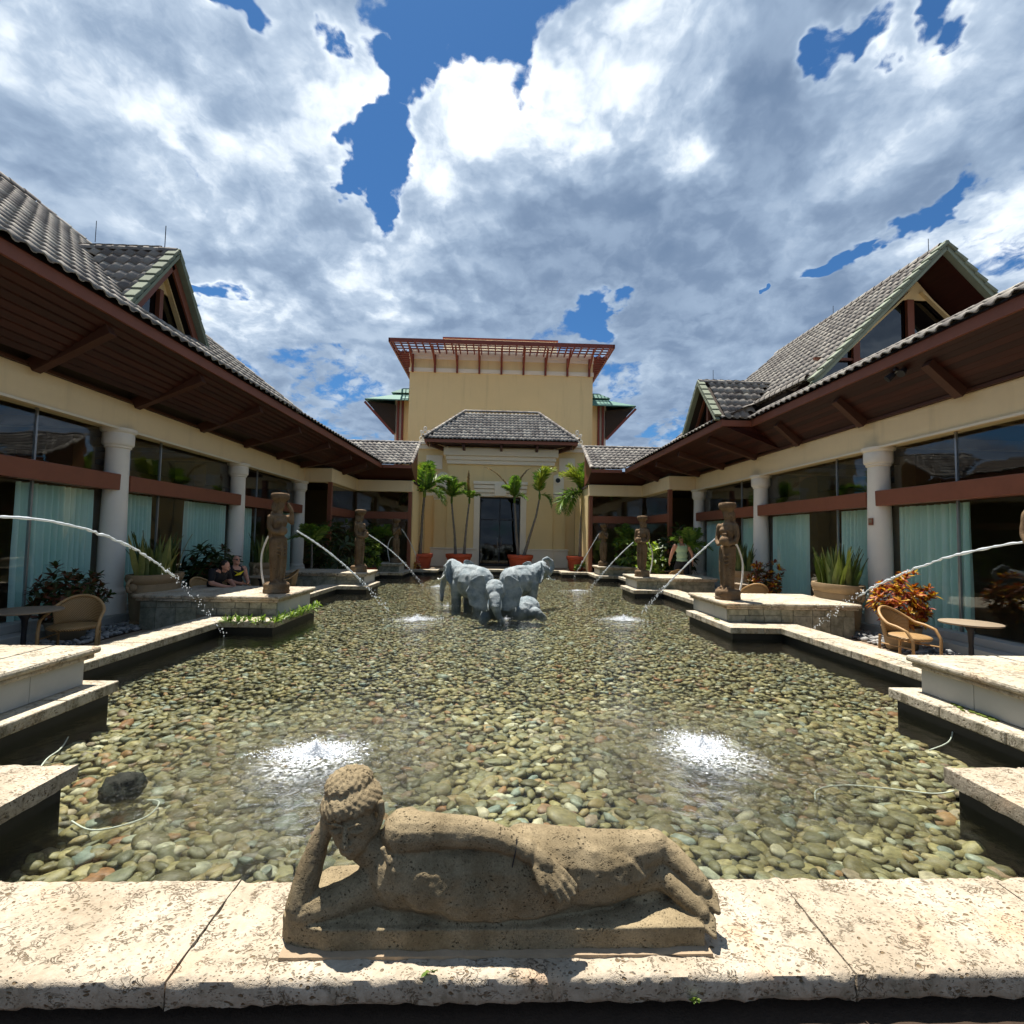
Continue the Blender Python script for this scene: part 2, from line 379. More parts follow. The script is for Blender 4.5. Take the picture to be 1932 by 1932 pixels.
def elephant_mat():
    m, T = newmat('elephant_bronze'); P = T.n('ShaderNodeTexCoord').outputs['Object']
    f = T.noise(P, 3.5, 6, .65); wr = T.vor(T.v('MULTIPLY', P, (1, 1, 2.2)), 26, 'DISTANCE_TO_EDGE')
    col = T.mix(T.sm(f, .3, .72), (.17, .22, .24), (.46, .50, .50))
    wet = T.sm(T.m('ADD', T.n('ShaderNodeSeparateXYZ', {0: pos(T)}).outputs[2], T.m('MULTIPLY', T.noise(P, 6, 4), .22)), .10, .22, 1, 0)
    col = T.mix(T.m('MULTIPLY', wet, .6), col, (.05, .065, .06))
    finish(T, col, .62, T.m('ADD', T.m('MULTIPLY', T.sm(wr, 0, .12), .5), T.noise(P, 70, 4, .7)), .7, .03, .35); return m
M['elephant'] = elephant_mat()
M['tusk'] = plain('tusk', (.72, .74, .68), .4, .05)
def tilemat():
    m, T = newmat('roof_tile'); P = pos(T); r = rndfac(T)
    col = T.ramp(r, [(0, (.16, .14, .125)), (.35, (.235, .21, .185)), (.7, (.30, .27, .235)), (1, (.39, .355, .30))])
    col = T.mix(T.m('MULTIPLY', T.sm(T.noise(P, 9, 6, .7), .5, .72), .75), col, (.34, .33, .27))
    col = T.mix(T.m('MULTIPLY', T.sm(T.noise(P, 4.3, 5, .7), .58, .72), .7), col, (.05, .05, .042))
    finish(T, col, .9, T.noise(P, 60, 4, .7), .35, .01, .2); return m
M['tile'] = tilemat()
def pebmat():
    m, T = newmat('river_pebble'); P = pos(T); r = rndfac(T)
    col = T.ramp(r, [(0, (.055, .05, .025)), (.14, (.13, .11, .05)), (.30, (.20, .17, .075)), (.42, (.085, .085, .05)), (.54, (.27, .23, .105)), (.64, (.14, .145, .095)),
                     (.74, (.22, .165, .07)), (.80, (.31, .27, .14)), (.85, (.22, .10, .04)), (.89, (.15, .185, .16)), (.93, (.28, .29, .22)), (.965, (.44, .40, .28)), (1, (.12, .06, .04))])
    lay = T.noise(T.v('MULTIPLY', P, (1, 1.6, 2)), 22, 5, .65)
    col = T.mix(1., col, T.ramp(lay, [(.25, (.55, .54, .50)), (.75, (1.45, 1.43, 1.35))]), 'MULTIPLY')
    finish(T, col, .55, T.noise(P, 60, 4, .6), .2, .01, .35); return m
M['pebble'] = pebmat()
def greypeb():
    m, T = newmat('grey_pebble'); P = pos(T); r = rndfac(T)
    col = T.ramp(r, [(0, (.12, .12, .12)), (.5, (.25, .25, .24)), (1, (.42, .40, .37))])
    finish(T, col, .7, T.noise(P, 60, 3), .2, .01); return m
M['grey_pebble'] = greypeb()
def deckmat():
    m, T = newmat('deck_paving'); P = pos(T)
    b = T.n('ShaderNodeTexBrick', {'Vector': P, 'Color1': (.30, .22, .15, 1), 'Color2': (.35, .26, .18, 1), 'Mortar': (.18, .14, .1, 1), 'Scale': 1.6, 'Mortar Size': .008, 'Bias': 0.})
    col = T.mix(1., b.outputs[0], T.ramp(T.noise(P, 3, 5, .6), [(.2, (.75,)*3), (.8, (1.2,)*3)]), 'MULTIPLY')
    finish(T, col, .85, T.noise(P, 70, 4), .2, .01); return m
M['deck'] = deckmat()
M['pool_floor'] = plain('pool_floor', (.018, .017, .011), .9, .3, 5.)
def curtain():
    m, T = newmat('curtain_teal'); P = pos(T)
    f = T.noise(T.v('MULTIPLY', P, (1, 14, .4)), 1., 4, .6)
    col = T.mix(f, (.48, .76, .69), (.72, .93, .86))
    d = T.n('ShaderNodeBsdfDiffuse', {0: col}); t = T.n('ShaderNodeBsdfTranslucent', {0: col})
    T.n('ShaderNodeOutputMaterial', {0: T.n('ShaderNodeMixShader', {0: .12, 1: d.outputs[0], 2: t.outputs[0]}).outputs[0]}); return m
M['curtain'] = curtain()
def schlick(T, f0, normal=None):
    gm = T.n('ShaderNodeNewGeometry'); n = normal if normal is not None else gm.outputs['Normal']
    c = T.m('ABSOLUTE', T.v('DOT_PRODUCT', n, gm.outputs['Incoming']), clamp=True)
    return T.m('ADD', T.m('MULTIPLY', T.m('POWER', T.m('SUBTRACT', 1., c), 5.), 1-f0), f0, clamp=True)
def glassmat(name, tint, wav=0., gl=1.):
    """clear pane: what lies behind stays visible, the surface mirrors by Fresnel"""
    m, T = newmat(name); P = pos(T)
    fr = schlick(T, .045)
    g = T.n('ShaderNodeBsdfGlossy', {'Color': (1, 1, 1, 1), 'Roughness': .02})
    if wav:
        bn = T.n('ShaderNodeBump', {'Height': T.noise(P, 1.3, 2), 'Strength': wav, 'Distance': .05}); T.t.links.new(bn.outputs[0], g.inputs['Normal'])
    t = T.n('ShaderNodeBsdfTransparent', {0: (*tint, 1)})
    T.n('ShaderNodeOutputMaterial', {0: T.n('ShaderNodeMixShader', {0: T.m('MULTIPLY', fr, gl, clamp=True), 1: t.outputs[0], 2: g.outputs[0]}).outputs[0]}); return m
M['glass'] = glassmat('window_glass', (.96, .98, .97), .06, .9)
M['door_glass'] = glassmat('door_glass', (.35, .38, .4), .04, .7)
M['gable_glass'] = glassmat('gable_glass', (.12, .14, .16), .1, 2.2)
def leafmat(name, stops, rough=.45, trans=.35, spec=.4):
    m, T = newmat(name); r = rndfac(T); P = pos(T)
    col = T.ramp(r, stops); col = T.mix(1., col, T.ramp(T.noise(P, 12, 3), [(.2, (.75,)*3), (.8, (1.25,)*3)]), 'MULTIPLY')
    b = T.n('ShaderNodeBsdfPrincipled', {'Base Color': col, 'Roughness': rough, 'Specular IOR Level': spec}); t = T.n('ShaderNodeBsdfTranslucent', {0: T.mix(1., col, (1.2, 1.4, .6), 'MULTIPLY')})
    T.n('ShaderNodeOutputMaterial', {0: T.n('ShaderNodeMixShader', {0: trans, 1: b.outputs[0], 2: t.outputs[0]}).outputs[0]}); return m
M['palm'] = leafmat('palm_leaf', [(0, (.08, .15, .025)), (.6, (.14, .24, .035)), (1, (.26, .33, .06))])
M['palm_dry'] = leafmat('palm_dry', [(0, (.16, .09, .04)), (1, (.3, .19, .09))], .8, .2)
M['palm_yellow'] = leafmat('palm_yellow', [(0, (.16, .20, .03)), (1, (.36, .36, .07))])
M['snake'] = leafmat('snake_leaf', [(0, (.06, .09, .02)), (.6, (.11, .14, .035)), (1, (.26, .25, .07))], .4, .15)
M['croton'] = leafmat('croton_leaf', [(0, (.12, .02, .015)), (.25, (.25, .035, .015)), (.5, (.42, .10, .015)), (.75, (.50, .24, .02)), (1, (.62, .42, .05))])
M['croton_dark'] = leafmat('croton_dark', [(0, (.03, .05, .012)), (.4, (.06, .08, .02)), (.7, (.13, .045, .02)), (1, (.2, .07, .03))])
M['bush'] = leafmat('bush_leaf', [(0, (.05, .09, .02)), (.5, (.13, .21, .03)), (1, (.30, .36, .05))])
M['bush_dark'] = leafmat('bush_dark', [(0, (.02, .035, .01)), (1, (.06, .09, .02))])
M['aquatic'] = leafmat('aquatic_leaf', [(0, (.05, .10, .02)), (.6, (.14, .22, .04)), (1, (.3, .36, .1))])
def bark():
    m, T = newmat('palm_bark'); P = pos(T)
    rings = T.noise(T.v('MULTIPLY', P, (1, 1, 16)), 1.2, 4, .6)
    finish(T, T.mix(rings, (.085, .07, .055), (.27, .235, .19)), .9, rings, .5, .02); return m
M['bark'] = bark()
def rattan():
    m, T = newmat('rattan'); P = T.n('ShaderNodeTexCoord').outputs['Object']
    w = T.n('ShaderNodeTexWave', {'Vector': P, 'Scale': 22., 'Distortion': 1.5}, bands_direction='DIAGONAL').outputs[1]
    col = T.mix(w, (.20, .105, .035), (.46, .29, .12))
    finish(T, col, .5, w, .5, .01, .4); return m
M['rattan'] = rattan()
M['cane'] = plain('cane', (.40, .24, .10), .45, .15, 8.)
M['urn'] = plain('urn_stone', (.27, .19, .105), .85, .25, 6., .6, 40)
def watermat(splash):
    m, T = newmat('pool_water'); P = pos(T)
    churn = None; ring = None; wob = T.m('MULTIPLY', T.noise(P, 1.7, 3), .5); P2 = T.v('MULTIPLY', P, (1, 1, 0))
    for (x, y, r) in splash:
        d = T.v('DISTANCE', P2, (x, y, 0))
        dj = T.m('ADD', d, wob)
        c = T.sm(dj, r*.5, r*1.9, 1, 0)
        wv = T.m('MULTIPLY', T.m('SINE', T.m('MULTIPLY', d, 34.)), T.sm(d, .2, r*3.2, 1, 0))
        churn = c if churn is None else T.m('MAXIMUM', churn, c); ring = wv if ring is None else T.m('ADD', ring, wv)
    n = T.noise(P, 5.5, 4, .55, .4); nf = T.noise(T.v('MULTIPLY', P, (1, 1.3, 1)), 17, 4, .6, .5)
    h = T.m('ADD', T.m('ADD', T.m('MULTIPLY', n, .013), T.m('MULTIPLY', nf, .0062)), T.m('MULTIPLY', ring, .0036))
    h = T.m('ADD', h, T.m('MULTIPLY', T.m('MULTIPLY', T.noise(P, 13, 5, .6, .8), churn), .034))
    bn = T.n('ShaderNodeBump', {'Height': h, 'Strength': 1., 'Distance': 1.})
    fr = schlick(T, .02, bn.outputs[0])
    gl = T.n('ShaderNodeBsdfGlossy', {'Color': (1, 1, 1, 1), 'Roughness': .05, 'Normal': bn.outputs[0]})
    tr = T.n('ShaderNodeBsdfTransparent', {0: (.93, .97, .93, 1)})
    rf = T.n('ShaderNodeBsdfRefraction', {'Color': (.95, .97, .97, 1), 'Roughness': .02, 'IOR': 1.33, 'Normal': bn.outputs[0]})
    under = T.n('ShaderNodeMixShader', {0: T.m('MULTIPLY', churn, .5), 1: tr.outputs[0], 2: rf.outputs[0]})
    surf = T.n('ShaderNodeMixShader', {0: T.m('MULTIPLY', fr, 1.), 1: under.outputs[0], 2: gl.outputs[0]})
    # bubbles entrained in the churned water
    bub = T.m('MULTIPLY', T.sm(T.noise(P, 34, 6, .72), .56, .70), T.m('MULTIPLY', churn, churn))
    foam = T.n('ShaderNodeBsdfDiffuse', {0: (.85, .88, .88, 1)})
    core = None
    for (x, y, r) in splash:
        q = T.sm(T.m('ADD', T.v('DISTANCE', P2, (x, y, 0)), wob), r*.18, r*.72, 1, 0); core = q if core is None else T.m('MAXIMUM', core, q)
    bub = T.m('ADD', T.m('MULTIPLY', bub, .5), T.m('MULTIPLY', T.sm(T.noise(P, 26, 5, .7), .44, .62), T.m('MULTIPLY', core, .8)), clamp=True)
    out = T.n('ShaderNodeMixShader', {0: bub, 1: surf.outputs[0], 2: foam.outputs[0]})
    T.n('ShaderNodeOutputMaterial', {0: out.outputs[0]}); return m
SPLASH = [(-1.68, 4.13, 1.15), (1.65, 4.28, 1.15), (-1.91, 10.75, .45), (2.76, 11.11, .4), (2.69, 17.15, .3), (-2.3, 17.9, .3)]
M['water'] = watermat(SPLASH)
def jetmat():
    m, T = newmat('jet_water')
    d = T.n('ShaderNodeBsdfPrincipled', {'Base Color': (.85, .89, .91, 1), 'Roughness': .12, 'Specular IOR Level': .6})
    t = T.n('ShaderNodeBsdfTransparent', {0: (.95, .97, .97, 1)})
    T.n('ShaderNodeOutputMaterial', {0: T.n('ShaderNodeMixShader', {0: .7, 1: t.outputs[0], 2: d.outputs[0]}).outputs[0]}); return m
M['jet'] = jetmat()
# ------------------------------------------------------------------ ground, pool, coping, pedestals
OUT = [(2.38, 3.53, 3.05), (3.53, 5.45, 4.22), (5.45, 9.08, 5.15), (9.08, 11.25, 4.2), (11.25, 15.55, 5.15), (15.55, 17.2, 4.2),
       (17.2, 21.35, 5.15), (21.35, 23.4, 4.2), (23.4, 24.4, 2.95)]      # y0, y1, half width of the water
def ground():
    b = MB(); z = 0.
    for y0, y1, w in OUT:
        for s in (-1, 1):
            for xa, xb, zz in ((w+.12, 5.7, z), (5.7, 300, -.2)):
                q = [(s*xa, y0, zz), (s*xb, y0, zz), (s*xb, y1, zz), (s*xa, y1, zz)]
                b.quad(*(q if s > 0 else q[::-1]))
    b.quad((-300, 24.52, z), (300, 24.52, z), (300, 600, z), (-300, 600, z))
    b.quad((-2.83, 24.4, z), (-300, 24.4, z), (-300, 24.52, z), (-2.83, 24.52, z)); b.quad((300, 24.4, z), (2.83, 24.4, z), (2.83, 24.52, z), (300, 24.52, z))
    b.quad((-300, 1.95, -.004), (300, 1.95, -.004), (300, 2.38, -.004), (-300, 2.38, -.004))
    b.build('ground', M['deck'], kind='structure')
    MB().box(-60, 60, -60, 1.94, -.6, -.045).build('planting_bed', M['soil'], kind='structure')
ground()
def pool():
    MB().quad((-5.4, 2.2, -.42), (5.4, 2.2, -.42), (5.4, 24.7, -.42), (-5.4, 24.7, -.42)).build('pool_floor', M['pool_floor'], kind='structure')
    e = .06; b = MB()
    for s in (-1, 1):
        pts = [(0, 2.38-e)]
        for i, (y0, y1, w) in enumerate(OUT):
            nw = OUT[i+1][2] if i+1 < len(OUT) else 0; pw = OUT[i-1][2] if i else 0
            a = y0+(-e if pw < w else e) if i else y0-e
            c = y1+(e if nw < w else -e)
            pts += [(s*(w+e), a), (s*(w+e), c)]
        pts.append((0, 24.4+e))
        for (xa, ya), (xb, yb) in zip(pts[:-1], pts[1:]): b.quad((xa, ya, -.43), (xb, yb, -.43), (xb, yb, .0), (xa, ya, .0))
    b.build('pool_wall', M['dark_tile'], kind='structure')
pool()
PF = bpy.data.objects['pool_floor']
def water():
    V = []; F = []
    for y0, y1, w in OUT:
        k = len(V); V += [(-w-.055, y0, -.12), (w+.055, y0, -.12), (w+.055, y1, -.12), (-w-.055, y1, -.12)]; F.append((k, k+1, k+2, k+3))
    tag(link('pool_water', np_mesh('pool_water', V, F, M['water'], False)), kind='structure')
water()
# pebbles on the pool floor
def icos(sub):
    bm = bmesh.new(); bmesh.ops.create_icosphere(bm, subdivisions=sub, radius=1)
    V = np.array([v.co[:] for v in bm.verts]); F = np.array([[v.index for v in f.verts] for f in bm.faces]); bm.free(); return V, F
def pebble_shapes(sub, n, seed):
    V, F = icos(sub); out = []
    for k in range(n):
        U = V.copy()
        for i, v in enumerate(U):
            d = 1+.34*mnoise.noise(Vector(v)*1.1+Vector((k*7.1+seed, 3, 1)))+.24*mnoise.noise(Vector(v)*2.4+Vector((k*3.1, seed, 9)))
            U[i] = v*d
        U[:, 2] = np.sign(U[:, 2])*np.abs(U[:, 2])**.8
        out.append(U)
    return out, F
def scatter_pebbles(inside, x0, x1, y0, y1, step, size, z, near_y, name, mat, parent, n_single, camsort=True, flat=(.38, .6)):
    hi, FH = pebble_shapes(2, 8, 1.); lo, FL = pebble_shapes(1, 8, 5.)
    pts = []; y = y0; row = 0
    while y < y1:
        x = x0+(row % 2)*step*.5
        while x < x1:
            px = x+rng.uniform(-.42, .42)*step; py = y+rng.uniform(-.42, .42)*step
            if inside(px, py): pts.append((px, py))
            x += step
        y += step*.86; row += 1
    items = []
    for px, py in pts:
        L = size*rng.lognormal(0, .24)*(1+.10*max(0., min(1., (5.5-py)/2.5)) if n_single else 1); a = rng.normal(0, .6)
        items.append((px, py, z+rng.uniform(-.018, .026)*size/.06, L, L*rng.uniform(.52, .8), L*rng.uniform(*flat), a, rng.normal(.06, .2), rng.normal(0, .2)))
    singles = set()
    if n_single:
        idx = [i for i, t in enumerate(items) if inview((t[0], t[1], t[2]), 1.0)]
        idx.sort(key=lambda i: -items[i][3]/(Vector(items[i][:3])-CAM).length)
        # those hidden behind the front coping are skipped
        idx = [i for i in idx if items[i][1] > 3.02][:n_single]; singles = set(idx)
    mats = []
    for t in items:
        mats.append(Matrix.Translation(t[:3]) @ Euler((t[7], t[8], t[6])).to_matrix().to_4x4() @ Matrix.Diagonal((t[3], t[4], t[5], 1)))
    if singles:
        sh = [np_mesh('pebble', U, FH, mat) for U in hi]
        pl = wloc(parent)
        for i in singles:
            link(name, sh[i % 8], parent, mat4=Matrix.Translation(-pl) @ mats[i])
    Vs = {0: [], 1: []}; Fs = {0: [], 1: []}; cnt = {0: 0, 1: 0}
    for i, t in enumerate(items):
        if i in singles: continue
        k = 0 if t[1] < near_y else 1
        U = (hi if k == 0 else lo)[i % 8]; F = FH if k == 0 else FL
        A = np.array(mats[i]); Vs[0].append(U @ A[:3, :3].T+A[:3, 3]); Fs[0].append(F+cnt[0]); cnt[0] += len(U)
    me = np_mesh(name+'_bed', np.concatenate(Vs[0]), np.concatenate(Fs[0]), mat)
    o = link(name+'_bed', me, parent); o['kind'] = 'stuff'; return o
def in_pool(x, y):
    for y0, y1, w in OUT:
        if y0 <= y < y1: return abs(x) < w+.03
    return False
scatter_pebbles(in_pool, -5.2, 5.2, 2.5, 24.4, .076, .0545, -.375, 6.0, 'pebble', M['pebble'], PF, 300, flat=(.26, .46))
# coping ------------------------------------------------------------
def rough_block(x0, x1, y0, y1, z0, z1, res, amp, sc, seed=0.):
    bm = bmesh.new(); bmesh.ops.create_cube(bm, size=1)
    for v in bm.verts: v.co = Vector(((x0+x1)/2+v.co.x*(x1-x0), (y0+y1)/2+v.co.y*(y1-y0), (z0+z1)/2+v.co.z*(z1-z0)))
    for ax, n in ((0, int((x1-x0)/res)), (1, int((y1-y0)/res)), (2, int((z1-z0)/res))):
        if n > 1:
            a = (x0, y0, z0)[ax]; L = (x1-x0, y1-y0, z1-z0)[ax]
            for i in range(1, n):
                c = [0, 0, 0]; c[ax] = a+L*i/n; no = [0, 0, 0]; no[ax] = 1
                bmesh.ops.bisect_plane(bm, geom=bm.verts[:]+bm.edges[:]+bm.faces[:], plane_co=c, plane_no=no)
    cx, cy, cz = (x0+x1)/2, (y0+y1)/2, (z0+z1)/2
    bm.normal_update()
    dd = {}
    for v in bm.verts:
        P = v.co+Vector((seed, 0, 0)); n = v.normal
        d = mnoise.noise(P*sc)*amp+mnoise.noise(P*sc*2.7)*amp*.55+mnoise.noise(P*sc*.3)*amp*.5
        on = (abs(v.co.x-x0) < 1e-5 or abs(v.co.x-x1) < 1e-5)+(abs(v.co.y-y0) < 1e-5 or abs(v.co.y-y1) < 1e-5)+(abs(v.co.z-z0) < 1e-5 or abs(v.co.z-z1) < 1e-5)
        if on >= 2: d -= amp*(1.2+2.2*max(0, mnoise.noise(P*sc*.8+Vector((9, 9, 9)))))*(.25 if (abs(v.co.x-x0) < 1e-5 or abs(v.co.x-x1) < 1e-5) else 1.)
        dd[v] = n*d
    for v, d in dd.items(): v.co += d
    return bm
def bm_obj(bm, name, mat, parent, smooth=True):
    me = bpy.data.meshes.new(name); off = wloc(parent)
    bmesh.ops.translate(bm, verts=bm.verts, vec=-off); bm.to_mesh(me); bm.free()
    me.materials.append(mat)
    if smooth: smooth_angle(me, 50)
    return link(name, me, parent)
coping = empty('pool_coping', (0, 2.1, 0), 'pale pitted coral stone coping running round the edge of the pool', 'coping')
def coping_run(x0, x1, y0, y1, axis, n, mat, top=.1, bot=-.012, parent=coping, name='coping_stone'):
    for i in range(n):
        g = .004
        if axis == 'x': a, b_, c, d = x0+(x1-x0)*i/n+g, x0+(x1-x0)*(i+1)/n-g, y0, y1
        else: a, b_, c, d = x0, x1, y0+(y1-y0)*i/n+g, y0+(y1-y0)*(i+1)/n-g
        j = random.uniform(-.003, .003)
        ds = (Vector(((a+b_)/2, (c+d)/2, 0))-CAM).length
        if ds < 5.2: bm_obj(rough_block(a, b_, c, d, bot, top+j, .035, .006, 14, i*3.), name, mat, parent)
        else: MB().box(a, b_, c, d, bot, top+j).build(name, mat, parent, bevel=.012)
jx = [-4.6, -3.35, -2.45, -1.37, 1.15, 2.2, 3.3, 4.6]
for k in range(7):
    bm_obj(rough_block(jx[k]+.002, jx[k+1]-.002, 1.862, 2.385, .0, .1+random.uniform(-.003, .003), .02 if 1 < k < 5 else .05, .0065, 16, k*5.), 'coping_stone', M['coral'], coping)
for s in (-1, 1):
    def run(x0, x1, y0, y1, ax, n, mt='coral_far'):
        a, b = (x0, x1) if s > 0 else (-x1, -x0)
        coping_run(a, b, y0, y1, ax, n, M[mt])
    run(3.05, 3.62, 2.39, 3.53, 'y', 2, 'coral'); run(3.625, 4.215, 2.95, 3.53, 'x', 1, 'coral')
    run(4.22, 4.85, 3.535, 5.45, 'y', 3); run(4.855, 5.75, 4.9, 5.45, 'x', 1)
    run(5.15, 5.75, 5.455, 9.075, 'y', 4)
    for (ya, yb) in ((9.08, 11.25), (15.55, 17.2), (21.35, 22.85)):
        run(4.2, 4.85, ya, yb, 'y', 3); run(4.855, 5.75, ya, ya+.55, 'x', 1); run(4.855, 5.75, yb-.55, yb, 'x', 1)
    run(5.15, 5.75, 11.255, 15.545, 'y', 5); run(5.15, 5.75, 17.205, 21.345, 'y', 5)
    run(4.2, 4.8, 22.855, 23.395, 'y', 1); run(2.95, 4.8, 23.4, 23.95, 'x', 2); run(2.95, 3.5, 23.955, 24.395, 'y', 1)
coping_run(-3.5, 3.5, 24.4, 24.95, 'x', 7, M['coral_far'])
# pedestals ---------------------------------------------------------
PEDS = [(3.35, 5.38), (9.62, 11.55), (15.92, 17.55), (21.68, 23.1)]
PNAME = ['nearest', 'second', 'third', 'farthest']
def pedestal(s, k):
    y0, y1 = PEDS[k]; side = 'left' if s < 0 else 'right'
    e = empty('statue_pedestal', (s*5.75, (y0+y1)/2, 0), f'low stone statue pedestal with pale moulded cap, {PNAME[k]} on the {side} pool side', 'pedestal', 'statue pedestals along the pool')
    xa, xb = (4.36, 7.15)
    def X(a, b): return (s*a, s*b) if s > 0 else (s*b, s*a)
    bx = X(xa+.1, xb-.1)
    MB().box(bx[0]+.012, bx[1]-.012, y0+.122, y1-.122, -.199, .362).build('core', M['plaster_grout'], e)
    # cap of three stones with a rounded nose and a smaller moulding below
    n = 3
    for i in range(n):
        a = X(xa+(xb-xa)*i/n+.003, xa+(xb-xa)*(i+1)/n-.003)
        c = MB(); c.box(a[0], a[1], y0, y1, .41, .482); o = c.build('cap_stone', M['coral_far'], e, bevel=.028)
        ins0 = .04 if i == 0 else 0.; ins1 = .04 if i == n-1 else 0.
        lo = (a[0]+(ins0 if s > 0 else ins1), a[1]-(ins1 if s > 0 else ins0))
        MB().box(lo[0], lo[1], y0+.04, y1-.04, .36, .408).build('cap_moulding', M['coral_far'], e, bevel=.016)
    # coursed blocks on the camera side, smooth slabs on the pool side
    zz = [.105, .235, .357] if True else None
    for r in range(2):
        x = xa+.1
        while x < xb-.12:
            w = random.uniform(.22, .42); w = min(w, xb-.1-x)
            if xb-.1-x-w < .12: w = xb-.1-x
            z0 = zz[r] if (x < 5.75) else (.004 if r == 0 else zz[r]); z0 = zz[r] if r else (.104 if x < 5.72 else -.198)
            a = X(x+.005, x+w-.005); p = random.uniform(0, .008)
            MB().box(a[0], a[1], y0+.1-p, y0+.16, z0, zz[r+1]-.006).build('block', M['ashlar'], e, bevel=.006)
            x += w
    m = 3 if y1-y0 > 1.7 else 2
    for i in range(m):
        ya = y0+.165+(y1-y0-.27)*i/m+.003; yb = y0+.165+(y1-y0-.27)*(i+1)/m-.003
        a = X(xa+.1-.003, xa+.13); MB().box(a[0], a[1], ya, yb, .104, .355).build('facing_slab', M['marble'], e, bevel=.003)
    return e
for k in range(4):
    for s in (-1, 1): pedestal(s, k)
# pebble beds along the glass
for s in (-1, 1):
    sd = 'left' if s < 0 else 'right'
    bed = MB().box(s*6.98, s*7.9, 6.0, 15.3, -.196, -.18).build('planting_strip', M['soil'], kind='structure')
    scatter_pebbles(lambda x, y: True, min(s*7.0, s*7.74), max(s*7.0, s*7.74), 6.05, 15.2, .085, .055, -.165, 0., 'pebble_strip', M['grey_pebble'], bed, 0, flat=(.4, .7))
# ------------------------------------------------------------------ roof tiles
TW, TL = .235, .33
def tile_mesh(name='tile'):
    prof = [(-.02, .006), (.03, .035), (.075, .052), (.12, .035), (.165, .004), (.205, -.004), (.245, .008)]
    V = []; F = []
    for (v, dz) in ((-.03, .026), (TL+.02, .0)):
        for (u, n) in prof: V.append((u, v, n+dz))
    for (u, n) in prof: V.append((u, -.028, n+.026-.022))
    k = len(prof)
    for i in range(k-1):
        F.append((i, i+1, k+i+1, k+i)); F.append((2*k+i, 2*k+i+1, i+1, i))
    return np.array(V), np.array(F)
TV, TF = tile_mesh()
class TileSet:
    def __init__(s): s.m = []
    def plane(s, O, u, v, W_, rows, lo=None, hi=None):
        """rows of tiles from eave corner O along u; row j spans lo(j)..hi(j)"""
        u = Vector(u).normalized(); v = Vector(v).normalized(); n = u.cross(v); v = n.cross(u).normalized()
        if n.z < 0:          # run the row the other way so that the tiles face outwards
            O = Vector(O)+u*W_; u = -u; n = -n; l0, h0 = lo, hi
            lo = (lambda d: W_-h0(d)) if h0 else None; hi = (lambda d: W_-l0(d)) if l0 else None
        for j in range(rows):
            a = lo(j*TL) if lo else 0.; b = hi(j*TL) if hi else W_
            i = math.ceil(a/TW-.01)
            while (i+.5)*TW <= b:
                p = Vector(O)+u*(i*TW)+v*(j*TL)
                tilt = random.gauss(0, .008)
                M4 = Matrix(((u.x, v.x, n.x, p.x), (u.y, v.y, n.y, p.y), (u.z, v.z, n.z, p.z), (0, 0, 0, 1))) @ Matrix.Rotation(tilt, 4, 'Z')
                s.m.append(M4); i += 1
    def build(s, parent, n_single=290):
        off = wloc(parent)
        idx = [i for i, m in enumerate(s.m) if inview(m.translation, 1.0)]
        idx.sort(key=lambda i: (s.m[i].translation-CAM).length); sing = set(idx[:n_single])
        me = np_mesh('tile', TV, TF, M['tile'])
        for i in sing: link('tile', me, parent, mat4=Matrix.Translation(-off) @ s.m[i])
        Vs = []; Fs = []; c = 0
        for i, m in enumerate(s.m):
            if i in sing: continue
            A = np.array(m); Vs.append(TV @ A[:3, :3].T+A[:3, 3]-np.array(off)); Fs.append(TF+c); c += len(TV)
        if Vs:
            o = link('tile_field', np_mesh('tile_field', np.concatenate(Vs), np.concatenate(Fs), M['tile']), parent); o['kind'] = 'stuff'
def ridge_tiles(parent, a, b, r=.085, step=.3, mat='tile', name='ridge_tile', up=(0, 0, 1)):
    """short barrel tiles laid end to end along a line"""
    a = Vector(a); b = Vector(b); d = b-a; L = d.length; d.normalize(); n = max(1, round(L/step)); st = L/n
    x = d.cross(Vector(up)).normalized(); y = x.cross(d).normalized()
    V = []; F = []; K = 7
    for (t, rr) in ((-.02, r*1.12), (st+.015, r*.92)):
        for k in range(K):
            an = math.pi*(k/(K-1)*1.16-.08); p = x*math.cos(an)*rr+y*math.sin(an)*rr+d*t; V.append(p[:])
    for k in range(K-1): F.append((k, k+1, K+k+1, K+k))
    F2 = np.array(F); me = np_mesh(name, np.array(V), F2, M[mat]); off = wloc(parent)
    sol = None
    for i in range(n):
        link(name, me, parent, loc=a+d*(st*i)-off)
BEAM0, BEAM1 = 3.82, 4.38
COLY = [5.55, 10.4, 15.18, 19.9]
def column(parent, x, y, sign=1):
    c = MB().lathe([(.225, .52), (.232, .9), (.232, 1.6), (.215, 2.6), (.205, 3.3), (.205, 3.42)], (x, y, 0), 32).build('column', M['column_white'], parent, smooth=True)
    smooth_angle(c.data, 40)
    for nm, pr in (('capital', [(.21, 3.40), (.235, 3.42), (.235, 3.455), (.262, 3.47), (.275, 3.50), (.275, 3.70), (.262, 3.72), (.30, 3.74), (.315, 3.76), (.315, 3.818)]),
                   ('column_base', [(.30, .0), (.30, .36), (.285, .385), (.292, .42), (.285, .455), (.25, .475), (.24, .50), (.228, .53)])):
        o = MB().lathe(pr, (x, y, 0), 32).build(nm, M['column_white'], c, smooth=True); smooth_angle(o.data, 40)
    return c
